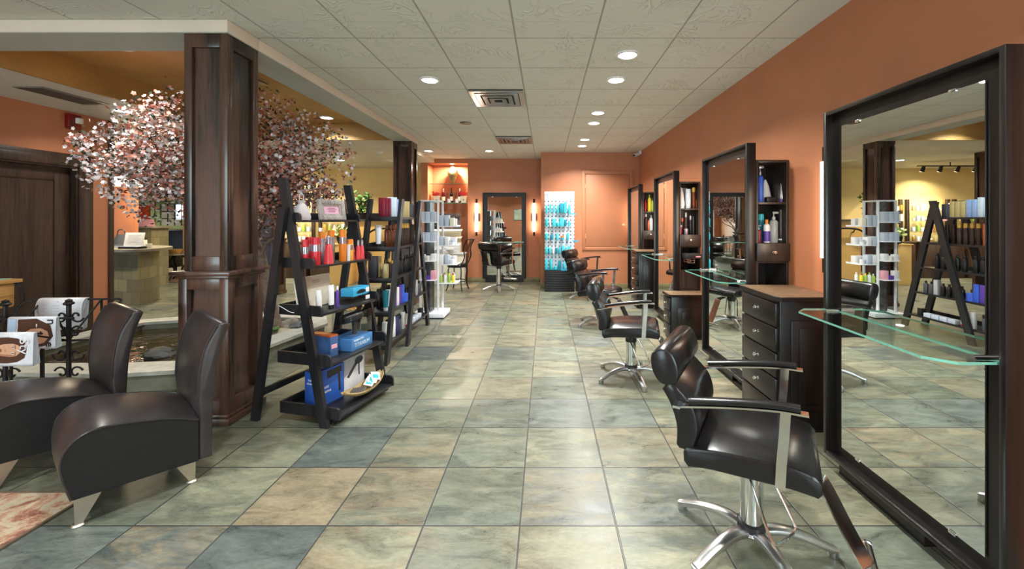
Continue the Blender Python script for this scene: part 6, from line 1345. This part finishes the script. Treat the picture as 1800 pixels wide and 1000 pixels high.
m_lf2 = pm('bright_leaf', hexc(92,140,74), .45, 0, .3); m_lf3 = pm('light_leaf', hexc(150,176,110), .45, 0, .3)
foliage('potted_plant', 'tall bright green plant on the tan half wall', (-4.3, 9.62, 1.44), .62, .22, 16, 3, m_lf2)
foliage('potted_plant', 'low light green plant behind the nearest ladder shelf and before the retail shelves', (-4.53, 9.15, .90), .36, .22, 16, 8, m_lf3)
t = thing('plant_pedestal', 'plain tan pedestal under the low light green plant', 'pedestal', (-4.53, 9.15, 0)); MB().box(-.2, .2, -.18, .18, 0, .88, .004).build('pedestal_body', m_tan, t); MB().box(-.23, .23, -.21, .21, .88, .90, .004).build('pedestal_top', m_tan, t)
def retail(label, x0, x1, y, seed, gname):
    t = thing('retail_shelf_unit', label, 'shelf', (x0, y, 0), 0, 'glass retail shelves on the far yellow wall'); w = x1 - x0
    MB().box(0, w, -.46, 0, 0, .86, .004).build('base_cabinet', m_door, t); MB().box(-.02, w+.02, -.48, 0, .86, .89, .003).build('counter', m_door, t)
    for x in (0, w-.07): MB().box(x, x+.07, -.10, -.03, .89, 1.95, .002).build('post', m_door, t)
    rq = random.Random(seed)
    for k, z in enumerate((.89, 1.14, 1.40, 1.66)):
        if k: MB().box(.03, w-.03, -.30, -.02, z-.01, z).build('glass_shelf', m_acryl, t)
        its = []
        for j in range(int(w/.115)):
            c = rq.choice(('white','cream','beige','pale','boxgrey','white','lime','pink','gold')); kk = rq.choice(('box','bottle','jar','box')); its.append((kk, rq.uniform(.08,.19) if kk != 'jar' else .07, .034, c, None if kk == 'box' else 'white', .03) if kk == 'box' else (kk, rq.uniform(.10,.19) if kk != 'jar' else .07, .03, c, 'white'))
        row(its, (x0+.10, y-.16), (.112, 0), z, f'{("counter","lowest glass level","middle glass level","top glass level")[k]}, {label.split(" retail")[0]} retail shelves', gname, parts=False, rnd=.008, end='left')
retail('orchid side retail shelf unit with rows of small jars and bottles', -5.75, -4.72-.3, 10.46, 1, 'jars and cartons on the far retail shelves')
retail('middle retail shelf unit with rows of small jars and bottles behind the tree', -6.95, -5.85, 10.46, 2, 'jars and cartons on the far retail shelves')
retail('reception side retail shelf unit behind the tree trunk', -8.15, -7.05, 10.46, 5, 'jars and cartons on the far retail shelves')
tk_ = thing('track_light', 'black track light with four glowing heads before the far retail shelves', 'track light', (-6.7, 9.35, 2.66))
MB().box(0, 1.5, -.015, .015, -.015, .01).build('track_bar', m_black, tk_); MB().cyl((.75,0,.01),(.75,0,LZ-2.66), .01).build('track_stem', m_black, tk_)
for k in range(4):
    h = MB().cyl((.15+.4*k, 0, -.015), (.15+.4*k, .05, -.12), .03, .045).build('spot_head', m_black, tk_); MB().cyl((.15+.4*k, .05, -.12), (.15+.4*k, .052, -.126), .040).build('spot_lens', g_shade, h)
for k in range(4):
    l = bpy.data.lights.new('track_lamp', 'SPOT'); l.energy = 60; l.color = (1, .86, .62); l.spot_size = R(75); l.shadow_soft_size = .035
    lo_ = bpy.data.objects.new('track_lamp', l); COL.objects.link(lo_); lo_.parent = tk_; lo_.location = (.15+.4*k, .055, -.135); lo_.rotation_euler = (R(30), 0, 0)
# small picture on the terracotta wall seen in the back mirror
t = thing('wall_picture', 'small pale framed picture on the orange shop front wall seen in the back mirror', 'picture', (-1.44, -2.5, 1.68), 0)
MB().box(-.22, .22, 0, .02, -.28, .28, .003).build('picture_frame', C['silver'], t); MB().box(-.19, .19, .02, .022, -.25, .25).build('canvas', pm('pale_green_canvas', hexc(176,190,160), .7, 0, .2, 5), t)
